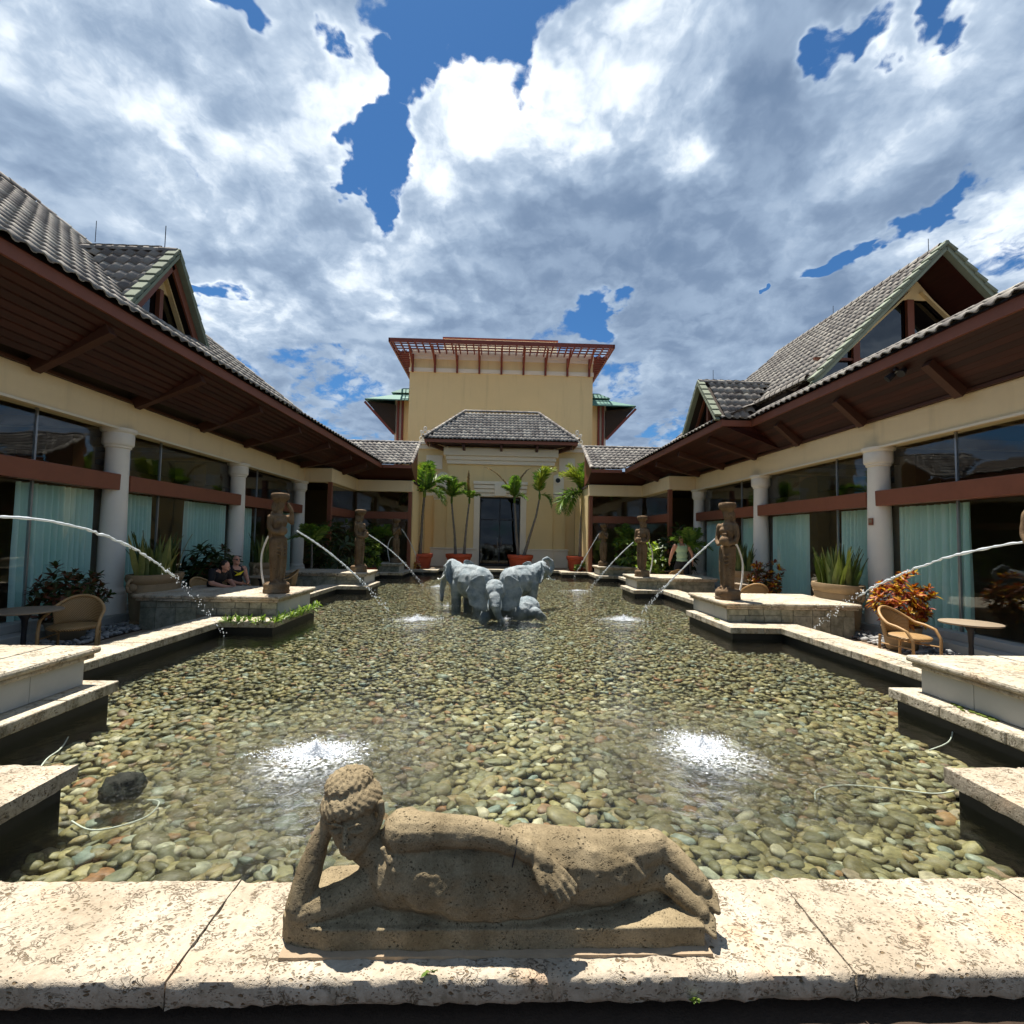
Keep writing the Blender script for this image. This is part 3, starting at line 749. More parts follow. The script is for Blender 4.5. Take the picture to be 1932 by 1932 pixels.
def curtain_thing(s, y0, y1, label, z0=.14, z1=2.5):
    x = s*8.36; n = int(abs(y1-y0)*130); V = []; F = []
    ph = random.uniform(0, 6)
    for j in range(9):
        t = j/8
        for i in range(n+1):
            y = y0+(y1-y0)*i/n
            a = math.sin(y*46+ph+1.6*math.sin(y*4.3+ph))*.07+math.sin(y*97+ph*2)*.012
            V.append((x+a*(.55+.45*(1-t)), y+.02*math.sin(7*t+y*9)*(1-t)*.6, z0+(z1-z0)*t+(.006*math.sin(y*38+ph) if j == 8 else 0)))
    for j in range(8):
        for i in range(n):
            k = j*(n+1)+i; F.append((k, k+1, k+n+2, k+n+1))
    V = np.array(V); c = Vector((x, (y0+y1)/2, z0))
    o = link('curtain', np_mesh('curtain', V-np.array(c), np.array(F), M['curtain']), None, loc=c)
    return tag(o, label, 'curtain', 'teal curtains behind the glass')
def wing(s):
    side = 'left' if s < 0 else 'right'
    e = empty('restaurant_wing', (s*10, 12, 0), f'long low arcaded building wing with grey tiled roof on the {side} of the pool', 'building')
    def bx(b, xa, xb, *r): return b.box(min(s*xa, s*xb), max(s*xa, s*xb), *r)
    # beam over the columns, with its jogs at the far end
    b = MB(); bx(b, 8.0, 8.45, 1.0, 19.9, BEAM0, BEAM1); b.build('beam', M['stucco_beige'], e, bevel=.01)
    b = MB(); bx(b, 6.9, 8.45, 19.9+.001, 20.25, BEAM0, BEAM1); b.build('beam', M['stucco_beige'], e, bevel=.01)
    b = MB(); bx(b, 6.9, 7.3, 20.251, 23.6, BEAM0, BEAM1); b.build('beam', M['stucco_beige'], e, bevel=.01)
    b = MB(); bx(b, 4.3, 7.3, 23.601, 23.95, BEAM0, BEAM1-.02); b.build('beam', M['stucco_beige'], e, bevel=.01)
    b = MB(); bx(b, 7.97, 8.02, 1.0, 19.89, BEAM0-.045, BEAM0-.002); b.build('drip_moulding', M['trim_white'], e)
    b = MB(); bx(b, 7.93, 7.998, 1.0, 19.8, BEAM1+.002, BEAM1+.06); b.build('cornice_board', M['rafter'], e)
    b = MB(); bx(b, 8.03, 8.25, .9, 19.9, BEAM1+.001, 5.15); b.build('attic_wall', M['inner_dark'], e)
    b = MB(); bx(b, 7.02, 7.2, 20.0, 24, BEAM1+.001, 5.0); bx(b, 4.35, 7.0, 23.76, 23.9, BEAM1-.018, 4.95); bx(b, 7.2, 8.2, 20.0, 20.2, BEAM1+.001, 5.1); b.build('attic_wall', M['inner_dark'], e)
    for y in COLY: column(e, s*8.16, y)
    # brown posts at the jog
    for (x, y) in ((6.97, 19.96), (4.4, 23.72)):
        b = MB(); bx(b, x-.08, x+.08, y-.06, y+.1, .0, BEAM0); b.build('post', M['brown_beam'], e, bevel=.008)
    # transom beams between columns and their glass
    for ya, yb in ((1.2, 5.25), (5.85, 10.22), (10.62, 15.0), (15.36, 19.74)):
        b = MB(); bx(b, 7.98, 8.22, ya-.05, yb+.1, 2.53, 2.86); b.build('transom_beam', M['brown_beam'], e, bevel=.01)
        m = (ya+yb)/2 if ya > 6 else ya+2.85
        if ya > 10: m = ya+1.25
        for y in [m] + ([yb-1.9] if False else []):
            b = MB(); bx(b, 8.26, 8.30, y-.018, y+.018, .14, BEAM0); b.build('mullion', M['steel'], e)
        for (z0, z1) in ((.14, 2.53), (2.87, BEAM0)):
            for (p, q) in ((ya-.35, m-.02), (m+.02, yb+.35)):
                b = MB(); bx(b, 8.275, 8.287, p, q, z0, z1); b.build('window_pane', M['glass'], e)
    for ya, yb in ((20.3, 23.55),):
        b = MB(); bx(b, 6.98, 7.14, ya, yb, 2.5, 2.84); b.build('transom_beam', M['brown_beam'], e, bevel=.01)
        b = MB(); bx(b, 7.05, 7.06, ya, yb, .1, BEAM0); b.build('window_pane', M['glass'], e)
    b = MB(); bx(b, 4.33, 6.95, 23.68, 23.8, 2.5, 2.84); b.build('transom_beam', M['brown_beam'], e, bevel=.01)
    b = MB(); bx(b, 4.5, 6.95, 23.74, 23.75, .1, BEAM0); b.build('window_pane', M['glass'], e)
    b = MB(); bx(b, 7.75, 8.35, 1.0, 19.85, -.199, -.001); b.build('curb', M['marble'], e, bevel=.01)
    b = MB(); bx(b, 8.05, 8.35, 1.0, 19.7, .001, .14); b.build('sill', M['marble'], e, bevel=.01)
    # interior: floor, back wall, ceiling, piers
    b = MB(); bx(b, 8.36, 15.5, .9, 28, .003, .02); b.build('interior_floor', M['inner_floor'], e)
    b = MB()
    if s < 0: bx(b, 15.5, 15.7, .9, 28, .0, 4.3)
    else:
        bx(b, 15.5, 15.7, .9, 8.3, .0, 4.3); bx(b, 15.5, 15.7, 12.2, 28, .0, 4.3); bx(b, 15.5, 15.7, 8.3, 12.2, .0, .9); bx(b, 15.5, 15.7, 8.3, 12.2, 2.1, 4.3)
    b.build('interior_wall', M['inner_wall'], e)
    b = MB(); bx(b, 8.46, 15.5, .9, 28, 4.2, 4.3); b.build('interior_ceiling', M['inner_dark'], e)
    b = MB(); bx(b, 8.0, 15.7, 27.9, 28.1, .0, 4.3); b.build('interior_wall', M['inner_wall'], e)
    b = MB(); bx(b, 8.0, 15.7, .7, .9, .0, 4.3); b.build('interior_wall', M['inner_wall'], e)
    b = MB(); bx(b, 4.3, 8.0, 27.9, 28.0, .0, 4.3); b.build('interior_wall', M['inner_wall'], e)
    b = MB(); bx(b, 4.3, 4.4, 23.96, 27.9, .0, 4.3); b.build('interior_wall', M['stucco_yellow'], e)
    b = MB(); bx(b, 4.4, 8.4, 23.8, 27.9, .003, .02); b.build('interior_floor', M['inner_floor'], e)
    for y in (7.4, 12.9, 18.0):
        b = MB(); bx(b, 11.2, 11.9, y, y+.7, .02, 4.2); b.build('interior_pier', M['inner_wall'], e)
    for y in (8.6, 11.0, 13.4, 15.8):
        b = MB(); bx(b, 8.5, 15.4, y, y+.2, 3.98, 4.2); b.build('ceiling_beam', M['inner_wall'], e)
    # eave line: (x, y, z) of the tile lip
    if s < 0: EV = [(6.98, 1.0, 5.60), (5.55, 22.6, 5.05)]
    else: EV = [(7.1, 1.0, 5.30), (7.1, 13.8, 5.28)]
    def ev(y):
        (xa, ya, za), (xb, yb, zb) = EV; t = (y-ya)/(yb-ya); return xa+(xb-xa)*t, za+(zb-za)*t
    yend = EV[1][1]
    segs = [(EV[0], EV[1])]
    if s > 0: segs += [((6.25, 13.8, 5.28), (5.78, 22.6, 5.05))]
    ROOF = empty('roof', (s*9, 12, 5.3), parent=e); ROOF.location = Vector((s*9, 12, 5.3))-wloc(e)
    for (a, c) in segs:
        P = lambda v, dx=0, dz=0: (s*(v[0]+dx), v[1], v[2]+dz)
        b = MB(); b.hexa([P(a, .0, -.24), P(a, .05, -.24), P(c, .05, -.24), P(c, .0, -.24), P(a, .0, -.045), P(a, .05, -.0), P(c, .05, -.0), P(c, .0, -.045)])
        b.build('fascia_board', M['fascia'], e)
        b = MB(); b.hexa([P(a, .04, -.04), P(a, .9, .60), P(c, .9, .60), P(c, .04, -.04), P(a, .04, -.015), P(a, .9, .62), P(c, .9, .62), P(c, .04, -.015)]) if s < 0 else b.hexa([P(a, .04, -.06), P(a, .5, .22), P(c, .5, .22), P(c, .04, -.06), P(a, .04, -.03), P(a, .5, .25), P(c, .5, .25), P(c, .04, -.03)])
        b.build('eave_closure', M['inner_dark'], e)
        # flat strip, then boards sloping down to the wall
        n = 9
        prev = None
        for i in range(n+1):
            t = i/n
            def pt(v):
                x0 = v[0]+.06; z0 = v[2]-.20
                wx = 7.95 if v[1] < 19.9 else 6.95
                return (s*(x0+(wx-x0)*t), v[1], z0+(BEAM1+.07-z0)*t)
            cur = (pt(a), pt((c[0], min(c[1], 24), c[2])))
            if prev:
                q = MB(); g = .002
                A, B_, C_, D = Vector(prev[0]), Vector(prev[1]), Vector(cur[1]), Vector(cur[0])
                dn = (D-A).normalized()*g; up = Vector((0, 0, .02))
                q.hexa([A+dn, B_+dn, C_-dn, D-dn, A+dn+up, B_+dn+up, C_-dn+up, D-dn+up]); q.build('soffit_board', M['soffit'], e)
            prev = cur
        b = MB(); A = P(a, .08, -.17); C_ = P(c, .08, -.17)
        b.hexa([A, C_, (s*8.2, c[1], BEAM1+.12), (s*8.2, a[1], BEAM1+.12), (A[0], A[1], A[2]+.02), (C_[0], C_[1], C_[2]+.02), (s*8.2, c[1], BEAM1+.16), (s*8.2, a[1], BEAM1+.16)]); b.build('soffit_backing', M['inner_dark'], e)
        # rafters (outlookers) under the soffit
        ys = [y for y in (3.6, 5.9, 8.2, 10.5, 12.8, 15.0, 17.2, 19.3, 21.2) if a[1]+.2 < y < c[1]-.3]
        for y in ys:
            t = (y-a[1])/(c[1]-a[1]); x0 = a[0]+(c[0]-a[0])*t; z0 = a[2]+(c[2]-a[2])*t
            wx = 7.93 if y < 19.9 else 6.9
            MB().bar((s*(x0+.22), y, z0-.36), (s*wx, y, BEAM1+.0), .16, .22).build('rafter', M['rafter'], e, bevel=.006)
    return e, ROOF, ev
WL, ROOFL, evL = wing(-1)
WR, ROOFR, evR = wing(1)
# curtains
curtain_thing(-1, 8.5, 10.12, 'wide teal curtain left of the nearest white column on the left')
curtain_thing(-1, 10.6, 11.72, 'narrow teal curtain just right of the nearest white column on the left wing')
curtain_thing(-1, 13.05, 14.9, 'teal curtain behind the seated couple on the left wing')
curtain_thing(-1, 15.4, 16.5, 'teal curtain right of the second white column on the left wing')
curtain_thing(-1, 18.2, 19.6, 'teal curtain behind the standing statue on the left wing')
curtain_thing(1, 8.55, 10.12, 'wide teal curtain right of the nearest white column on the right wing')
curtain_thing(1, 10.65, 11.82, 'teal curtain behind the snake plant urn on the right wing')
curtain_thing(1, 13.1, 14.82, 'teal curtain beside the second white column on the right wing')
curtain_thing(1, 15.4, 16.75, 'teal curtain behind the right standing statue, left of the second column')
curtain_thing(1, 18.0, 19.6, 'teal curtain beside the walking man on the right wing')
# ---- left roof: main slope, hip end, dormer
def left_roof():
    T = TileSet(); e = ROOFL
    xe0, ze0 = evL(1.0); YE = 19.5
    # main plane from eave line up to the ridge at x=-10.4, z=8.84
    O = Vector((-xe0+.06, 1.0, ze0-.02)); far = Vector((-evL(22.6)[0]+.06, 22.6, evL(22.6)[1]-.02))
    u = (far-O).normalized(); r0 = Vector((-10.4, 11.0, 8.80)); v = (r0-O); v = (v-u*v.dot(u)).normalized()
    # +u runs away from camera; tiles need u x v = outward normal (towards +x, up)
    O2, u2 = far, -u
    L = (far-O).length; rows = int(((r0-O)-u*(r0-O).dot(u)).length/TL)
    DC, DW = 9.95, 1.3        # dormer centre and half width
    hipstart = 6.6            # the far end hips back
    HY = 14.3; Lh = (HY-1.0)/u.y          # the high roof hips back here; a low skirt carries on to the corner
    T.plane(O, u, v, L, rows, hi=lambda d: Lh-d*.74)
    T.plane(O+u*Lh, u, Vector((-1, 0, .3)), L-Lh, 2)
    keep = []
    for m in T.m:
        p = m.translation
        h = p.z-ze0; half = DW*max(0., 1-max(0., h-.12)/1.75)
        if h > .16 and p.x > -6.98-(7.40-ze0)*1.04 and abs(p.y-DC) < half-.05: continue
        keep.append(m)
    T.m = keep
    # roof deck under the tiles
    b = MB(); k = v*((r0-O)-u*(r0-O).dot(u)).length
    dn = u.cross(v).normalized()
    if dn.z < 0: dn = -dn
    dn = dn*-.03
    b.quad(O+dn, O+u*Lh+dn, O+u*(Lh-.74*k.length)+k+dn, O+k+dn); b.build('roof_deck', M['inner_dark'], e)
    hipa = O+u*Lh; hipb = O+u*(Lh-.74*k.length)+k
    ridge_tiles(e, hipa, hipb, .09)
    ridge_tiles(e, r0-u*10+Vector((0, 0, .03)), hipb+Vector((0, 0, .03)), .09)
    b = MB(); b.quad(hipa+dn, hipa+Vector((-8, 0, 0)), hipb+dn); b.build('roof_deck', M['tile'], e)
    MB().quad(O+u*Lh+dn, far+dn, far+Vector((-3.5, 0, 1.0)), O+u*Lh+Vector((-3.5, 0, 1.0))).build('roof_deck', M['inner_dark'], e)
    # dormer: gable faces the pool
    xg = -6.93; za = 7.42; zb = 5.62
    D = empty('dormer', (xg, DC, zb), parent=e); D.location = Vector((xg, DC, zb))-wloc(e)
    xr = -8.95
    for sg in (-1, 1):
        ebot = Vector((xg, DC+sg*DW, zb)); top = Vector((xg, DC, za)); back = Vector((xr, DC, za))
        vv = (top-ebot).normalized(); nrow = int((top-ebot).length/TL)+1
        Ls = (top-ebot).length
        if sg < 0: T.plane(Vector((xr-.3, ebot.y, ebot.z)), (1, 0, 0), vv, 0, nrow, lo=lambda d: (xr*0)+2.0*(1-min(1, d/Ls))+.2, hi=lambda d: abs(xr-.3-xg)-.02)
        else: T.plane(Vector((xg, ebot.y, ebot.z)), (-1, 0, 0), vv, 0, nrow, lo=lambda d: .02, hi=lambda d: 2.0*min(1, d/Ls)+.2)
        MB().quad(ebot+Vector((0, 0, -.05)), top+Vector((0, 0, -.05)), back+Vector((0, 0, -.05)), Vector((xg-.1, DC+sg*DW, zb-.05))).build('dormer_deck', M['inner_dark'], D)
        # verge: board and stepped verge tiles
        MB().bar(ebot+Vector((.05, 0, -.07)), top+Vector((.05, 0, -.07)), .05, .15, up=(1, 0, 0)).build('barge_board', M['verge'], D)
        MB().bar(ebot+Vector((-.02, -sg*.12, -.14)), top+Vector((-.02, -sg*0, -.26)), .16, .04, up=(1, 0, 0)).build('verge_soffit', M['fascia'], D)
        n = 8
        for i in range(n):
            a_ = ebot.lerp(top, i/n); c_ = ebot.lerp(top, (i+1)/n+.02)
            MB().bar(a_+Vector((.02, 0, .065)), c_+Vector((.02, 0, .02)), .2, .07, up=Vector((0, sg*.8, 1))).build('verge_tile', M['verge'], D, bevel=.015)
        MB().bar(Vector((xg-.22, DC+sg*(DW-.32), zb+.0)), Vector((xg-.22, DC+sg*.02, za-.42)), .04, .10, up=(1, 0, 0)).build('gable_trim', M['stucco_yellow'], D)
    ridge_tiles(D, (xr-.1, DC, za+.0), (xg+.06, DC, za+.0), .085)
    MB().prism([(xg-.45, DC-DW+.1, zb-.1), (xg-.45, DC+DW-.1, zb-.1), (xg-.45, DC, za-.15)], (-.02, 0, 0)).build('attic_screen', M['inner_dark'], D)
    gw = MB().prism([(xg-.3, DC-DW+.3, zb-.1), (xg-.3, DC+DW-.3, zb-.1), (xg-.3, DC, za-.36)], (-.02, 0, 0)).build('gable_window', M['gable_glass'], D)
    MB().prism([(xg-.26, DC-.35, za-.80), (xg-.26, DC+.35, za-.80), (xg-.26, DC, za-.33)], (-.03, 0, 0)).build('gable_panel', M['stucco_yellow'], D)
    MB().box(xg-.29, xg-.2, DC-.05, DC+.05, zb-.1, za-.8).build('mullion', M['brown_beam'], gw)
    T.build(e)
    for (x, y, z, h) in ((-10.4, 12.2, 8.9, .55), (xg-.2, DC, za+.05, .5)):
        MB().tube([(x, y, z), (x, y, z+h)], .008, 5).build('lightning_rod', M['dark_metal'], e)
left_roof()
def right_roof():
    T = TileSet(); e = ROOFR
    GY, XR, ZR, XB, ZB = 11.62, 10.84, 9.2, 7.6, 5.83
    # skirt along the near eave and along the far, deeper eave
    def skirt(x0, z0, ya, x1, z1, yb, xt, zt):
        O = Vector((x0-.06, ya, z0-.02)); far = Vector((x1-.06, yb, z1-.02)); u = (far-O).normalized()
        v = Vector((xt-x0, 0, zt-z0)); v = (v-u*v.dot(u)); Ls = v.length; v.normalize()
        T.plane(O, u, v, (far-O).length, max(1, math.ceil(Ls/TL)))
        n = u.cross(v)*-.03
        MB().quad(O+n, far+n, far+v*Ls+n, O+v*Ls+n).build('roof_deck', M['inner_dark'], e)
    skirt(7.1, 5.30, 1.0, 7.1, 5.28, 13.8, 7.6, 5.62)
    skirt(6.25, 5.28, 13.82, 5.78, 5.05, 22.6, 7.3, 5.75)
    # short return between the two eaves
    O = Vector((6.25, 13.76, 5.27)); T.plane(O, (1, 0, 0), (0, .9, .42), .95, 3, lo=lambda d: d*.4)
    MB().hexa([(6.22, 13.74, 5.04), (7.15, 13.74, 5.04), (7.15, 13.79, 5.04), (6.22, 13.79, 5.04), (6.22, 13.74, 5.21), (7.15, 13.74, 5.21), (7.15, 13.79, 5.21), (6.22, 13.79, 5.21)]).build('fascia_board', M['fascia'], WR)
    MB().hexa([(6.3, 13.8, 5.06), (7.2, 13.8, 5.06), (7.95, 13.8, BEAM1+.07), (7.9, 13.8, BEAM1+.07), (6.3, 13.83, 5.06), (7.2, 13.83, 5.06), (7.95, 13.83, BEAM1+.07), (7.9, 13.83, BEAM1+.07)]).build('soffit_board', M['soffit'], WR)
    # main slope facing the pool
    O = Vector((XB, GY, ZB)); v = Vector((XR-XB, 0, ZR-ZB)); Ls = v.length; v.normalize()
    T.plane(O, (0, 1, 0), v, 12.5, int(Ls/TL), hi=lambda d: 12.5-d*1.2)
    n = Vector((-v.z, 0, v.x))*-.03
    MB().quad(O+n, O+Vector((0, 12.5, 0))+n, O+Vector((0, 12.5-Ls*1.2, 0))+v*Ls+n, O+v*Ls+n).build('roof_deck', M['inner_dark'], e)
    MB().quad(Vector((XR, GY, ZR)), Vector((XR, GY+7.5, ZR)), Vector((XR+3.1, GY+11, ZB)), Vector((XR+3.1, GY, ZB))).build('roof_deck', M['tile'], e)
    ridge_tiles(e, (XR, GY-.05, ZR+.02), (XR, GY+10.4-3.2, ZR+.02), .09)
    ridge_tiles(e, (XB+.0, GY+.3, ZB+.03), (XB-.1, GY+3.6, ZB+.02), .1, .26)
    # gable end facing the camera
    G = empty('gable', (XR, GY, ZB), parent=e); G.location = Vector((XR, GY, ZB))-wloc(e)
    for sg in (-1, 1):
        bot = Vector((XR+sg*(XR-XB+.22), GY-.12, ZB-.22)); top = Vector((XR, GY-.12, ZR))
        MB().bar(bot+Vector((0, .0, -.10)), top+Vector((0, 0, -.12)), .06, .20, up=(0, 1, 0)).build('barge_board', M['verge'], G)
        MB().bar(bot+Vector((0, -.05, -.02)), top+Vector((0, -.05, -.05)), .06, .08, up=(0, 1, 0)).build('barge_board', M['verge'], G)
        m = 14
        for i in range(m):
            a_ = bot.lerp(top, i/m); c_ = bot.lerp(top, (i+1)/m+.012)
            MB().bar(a_+Vector((0, -.02, .085)), c_+Vector((0, 0, .025)), .24, .08, up=Vector((sg*.7, 0, 1))).build('verge_tile', M['verge'], G, bevel=.02)
        o0 = Vector((XR+sg*(XR-XB+.1), GY-.08, ZB-.24)); o1 = Vector((XR, GY-.08, ZR-.2))
        b = MB(); dy = Vector((0, 1.0, 0)); dz = Vector((0, 0, -.03)); b.hexa([o0, o0+dy, o1+dy, o1, o0+dz, o0+dz+dy, o1+dz+dy, o1+dz]); b.build('verge_soffit', M['soffit'], G)
        MB().bar(Vector((XR+sg*(XR-XB-.28), GY+.72, ZB-.05)), Vector((XR+sg*.15, GY+.72, ZR-.75)), .05, .11, up=(0, 1, 0)).build('gable_trim', M['stucco_yellow'], G)
    gw = MB().prism([(XB+.1, GY+.85, ZB-.4), (2*XR-XB-.1, GY+.85, ZB-.4), (XR, GY+.85, ZR-.35)], (0, .02, 0)).build('gable_window', M['gable_glass'], G)
    MB().prism([(XR-.55, GY+.80, ZR-.95), (XR+.55, GY+.80, ZR-.95), (XR, GY+.80, ZR-.32)], (0, -.03, 0)).build('gable_panel', M['stucco_yellow'], G)
    for x in (XR-1.62, XR-.12):
        MB().box(x-.09, x+.09, GY+.74, GY+.83, ZB-.4, ZR-.95 if x > XR-1 else ZR-1.9).build('mullion', M['brown_beam'], gw)
    MB().box(XB+.5, XR-.1, GY+.77, GY+.84, ZB+.72, ZB+.79).build('transom', M['brown_beam'], gw)
    MB().box(XB, 2*XR-XB, GY+1.2, GY+8, ZB-.6, ZB).build('attic', M['inner_dark'], G)
    # flat behind the near skirt
    MB().quad((7.6, 1, 5.6), (13, 1, 5.6), (13, GY+1, 5.6), (7.6, GY+1, 5.6)).build('roof_deck', M['tile'], e)
    # small dormer over the deeper eave
    xg = 6.18; DC = 15.05; DW = 1.25; za = 6.74; zb = 5.3; xr = 8.35
    D = empty('dormer', (xg, DC, zb), parent=e); D.location = Vector((xg, DC, zb))-wloc(e)
    for sg in (-1, 1):
        ebot = Vector((xg, DC+sg*DW, zb)); top = Vector((xg, DC, za)); vv = (top-ebot).normalized(); Ls = (top-ebot).length; nrow = int(Ls/TL)+1
        if sg < 0: T.plane(Vector((xg, ebot.y, ebot.z)), (1, 0, 0), vv, 0, nrow, lo=lambda d: .02, hi=lambda d: 1.0+1.3*min(1, d/Ls))
        else: T.plane(Vector((xr+.2, ebot.y, ebot.z)), (-1, 0, 0), vv, 0, nrow, lo=lambda d: 1.3*(1-min(1, d/Ls)), hi=lambda d: xr+.2-xg-.02)
        MB().quad(ebot+Vector((0, 0, -.05)), top+Vector((0, 0, -.05)), Vector((xr, DC, za-.05)), Vector((xg+.9, DC+sg*DW, zb-.05))).build('dormer_deck', M['inner_dark'], D)
        MB().bar(ebot+Vector((-.05, 0, -.07)), top+Vector((-.05, 0, -.07)), .05, .15, up=(1, 0, 0)).build('barge_board', M['verge'], D)
        n = 7
        for i in range(n):
            a_ = ebot.lerp(top, i/n); c_ = ebot.lerp(top, (i+1)/n+.02)
            MB().bar(a_+Vector((-.02, 0, .065)), c_+Vector((-.02, 0, .02)), .2, .07, up=Vector((0, sg*.8, 1))).build('verge_tile', M['verge'], D, bevel=.015)
        MB().bar(Vector((xg+.2, DC+sg*(DW-.3), zb)), Vector((xg+.2, DC+sg*.02, za-.36)), .04, .08, up=(1, 0, 0)).build('gable_trim', M['brown_beam'], D)
    ridge_tiles(D, (xg-.06, DC, za), (xr+.1, DC, za), .085)
    gw = MB().prism([(xg+.3, DC-DW+.3, zb-.1), (xg+.3, DC+DW-.3, zb-.1), (xg+.3, DC, za-.34)], (.02, 0, 0)).build('gable_window', M['gable_glass'], D)
    MB().box(xg+.2, xg+.29, DC-.05, DC+.05, zb-.1, za-.5).build('mullion', M['brown_beam'], gw)
    T.build(e)
    for (x, y, z, h) in ((XR, GY+.3, ZR+.1, .35), (XR, 15.5, ZR+.1, .3), (xg+.4, DC, za+.05, .35)):
        MB().tube([(x, y, z), (x, y, z+h)], .008, 5).build('lightning_rod', M['dark_metal'], e)
right_roof()
# link roofs between the wings and the portal
for s in (-1, 1):
    par = ROOFL if s < 0 else ROOFR
    T = TileSet(); xo = 5.6; n = 8
    O = Vector((s*4.2, 22.58, 5.02)); v = Vector((0, 2.4, 1.45)); Ls = v.length; v.normalize()
    sub = empty('link_roof', (s*5.5, 24, 5.2), parent=WL if s < 0 else WR); sub.location = Vector((s*5.5, 24, 5.2))-wloc(sub.parent)
    if s < 0: T.plane(Vector((-8.2, 22.58, 5.02)), (1, 0, 0), v, 4.0, n, lo=lambda d: max(0, 2.55-d*1.3))
    else: T.plane(Vector((4.2, 22.58, 5.02)), (1, 0, 0), v, 4.0, n, hi=lambda d: 1.6+d*1.3)
    T.build(sub, 150)
    k = v*Ls
    MB().quad(O+Vector((0, 0, -.03)), Vector((s*5.6, 22.58, 4.99)), Vector((s*8.4, 22.58, 4.99))+k, O+k+Vector((0, 0, -.03))).build('roof_deck', M['inner_dark'], sub)
    ridge_tiles(sub, O+k, Vector((s*8.4, O.y+k.y, O.z+k.z)), .09)
    ridge_tiles(sub, O+Vector((s*.0, 0, .02)), O+k+Vector((0, 0, .02)), .08)
    MB().box(min(s*4.2, s*5.65), max(s*4.2, s*5.65), 22.6, 22.66, 4.83, 4.98).build('fascia_board', M['fascia'], sub)
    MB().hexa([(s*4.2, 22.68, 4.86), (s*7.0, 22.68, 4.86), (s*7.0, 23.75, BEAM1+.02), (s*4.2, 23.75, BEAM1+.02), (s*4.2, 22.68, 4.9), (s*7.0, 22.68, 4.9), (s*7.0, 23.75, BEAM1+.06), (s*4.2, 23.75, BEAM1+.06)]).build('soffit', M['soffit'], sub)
    MB().box(min(s*4.25, s*8.4), max(s*4.25, s*8.4), 23.96, 27.9, BEAM1-.1, BEAM1).build('flat_ceiling', M['inner_dark'], sub)
    MB().hexa([(s*4.3, 22.9, 4.9), (s*4.34, 22.9, 4.9), (s*4.34, 25.0, 4.4), (s*4.3, 25.0, 4.4), (s*4.3, 22.9, 5.1), (s*4.34, 22.9, 5.1), (s*4.34, 25.0, 6.38), (s*4.3, 25.0, 6.38)]).build('gable_cheek', M['fascia'], sub)
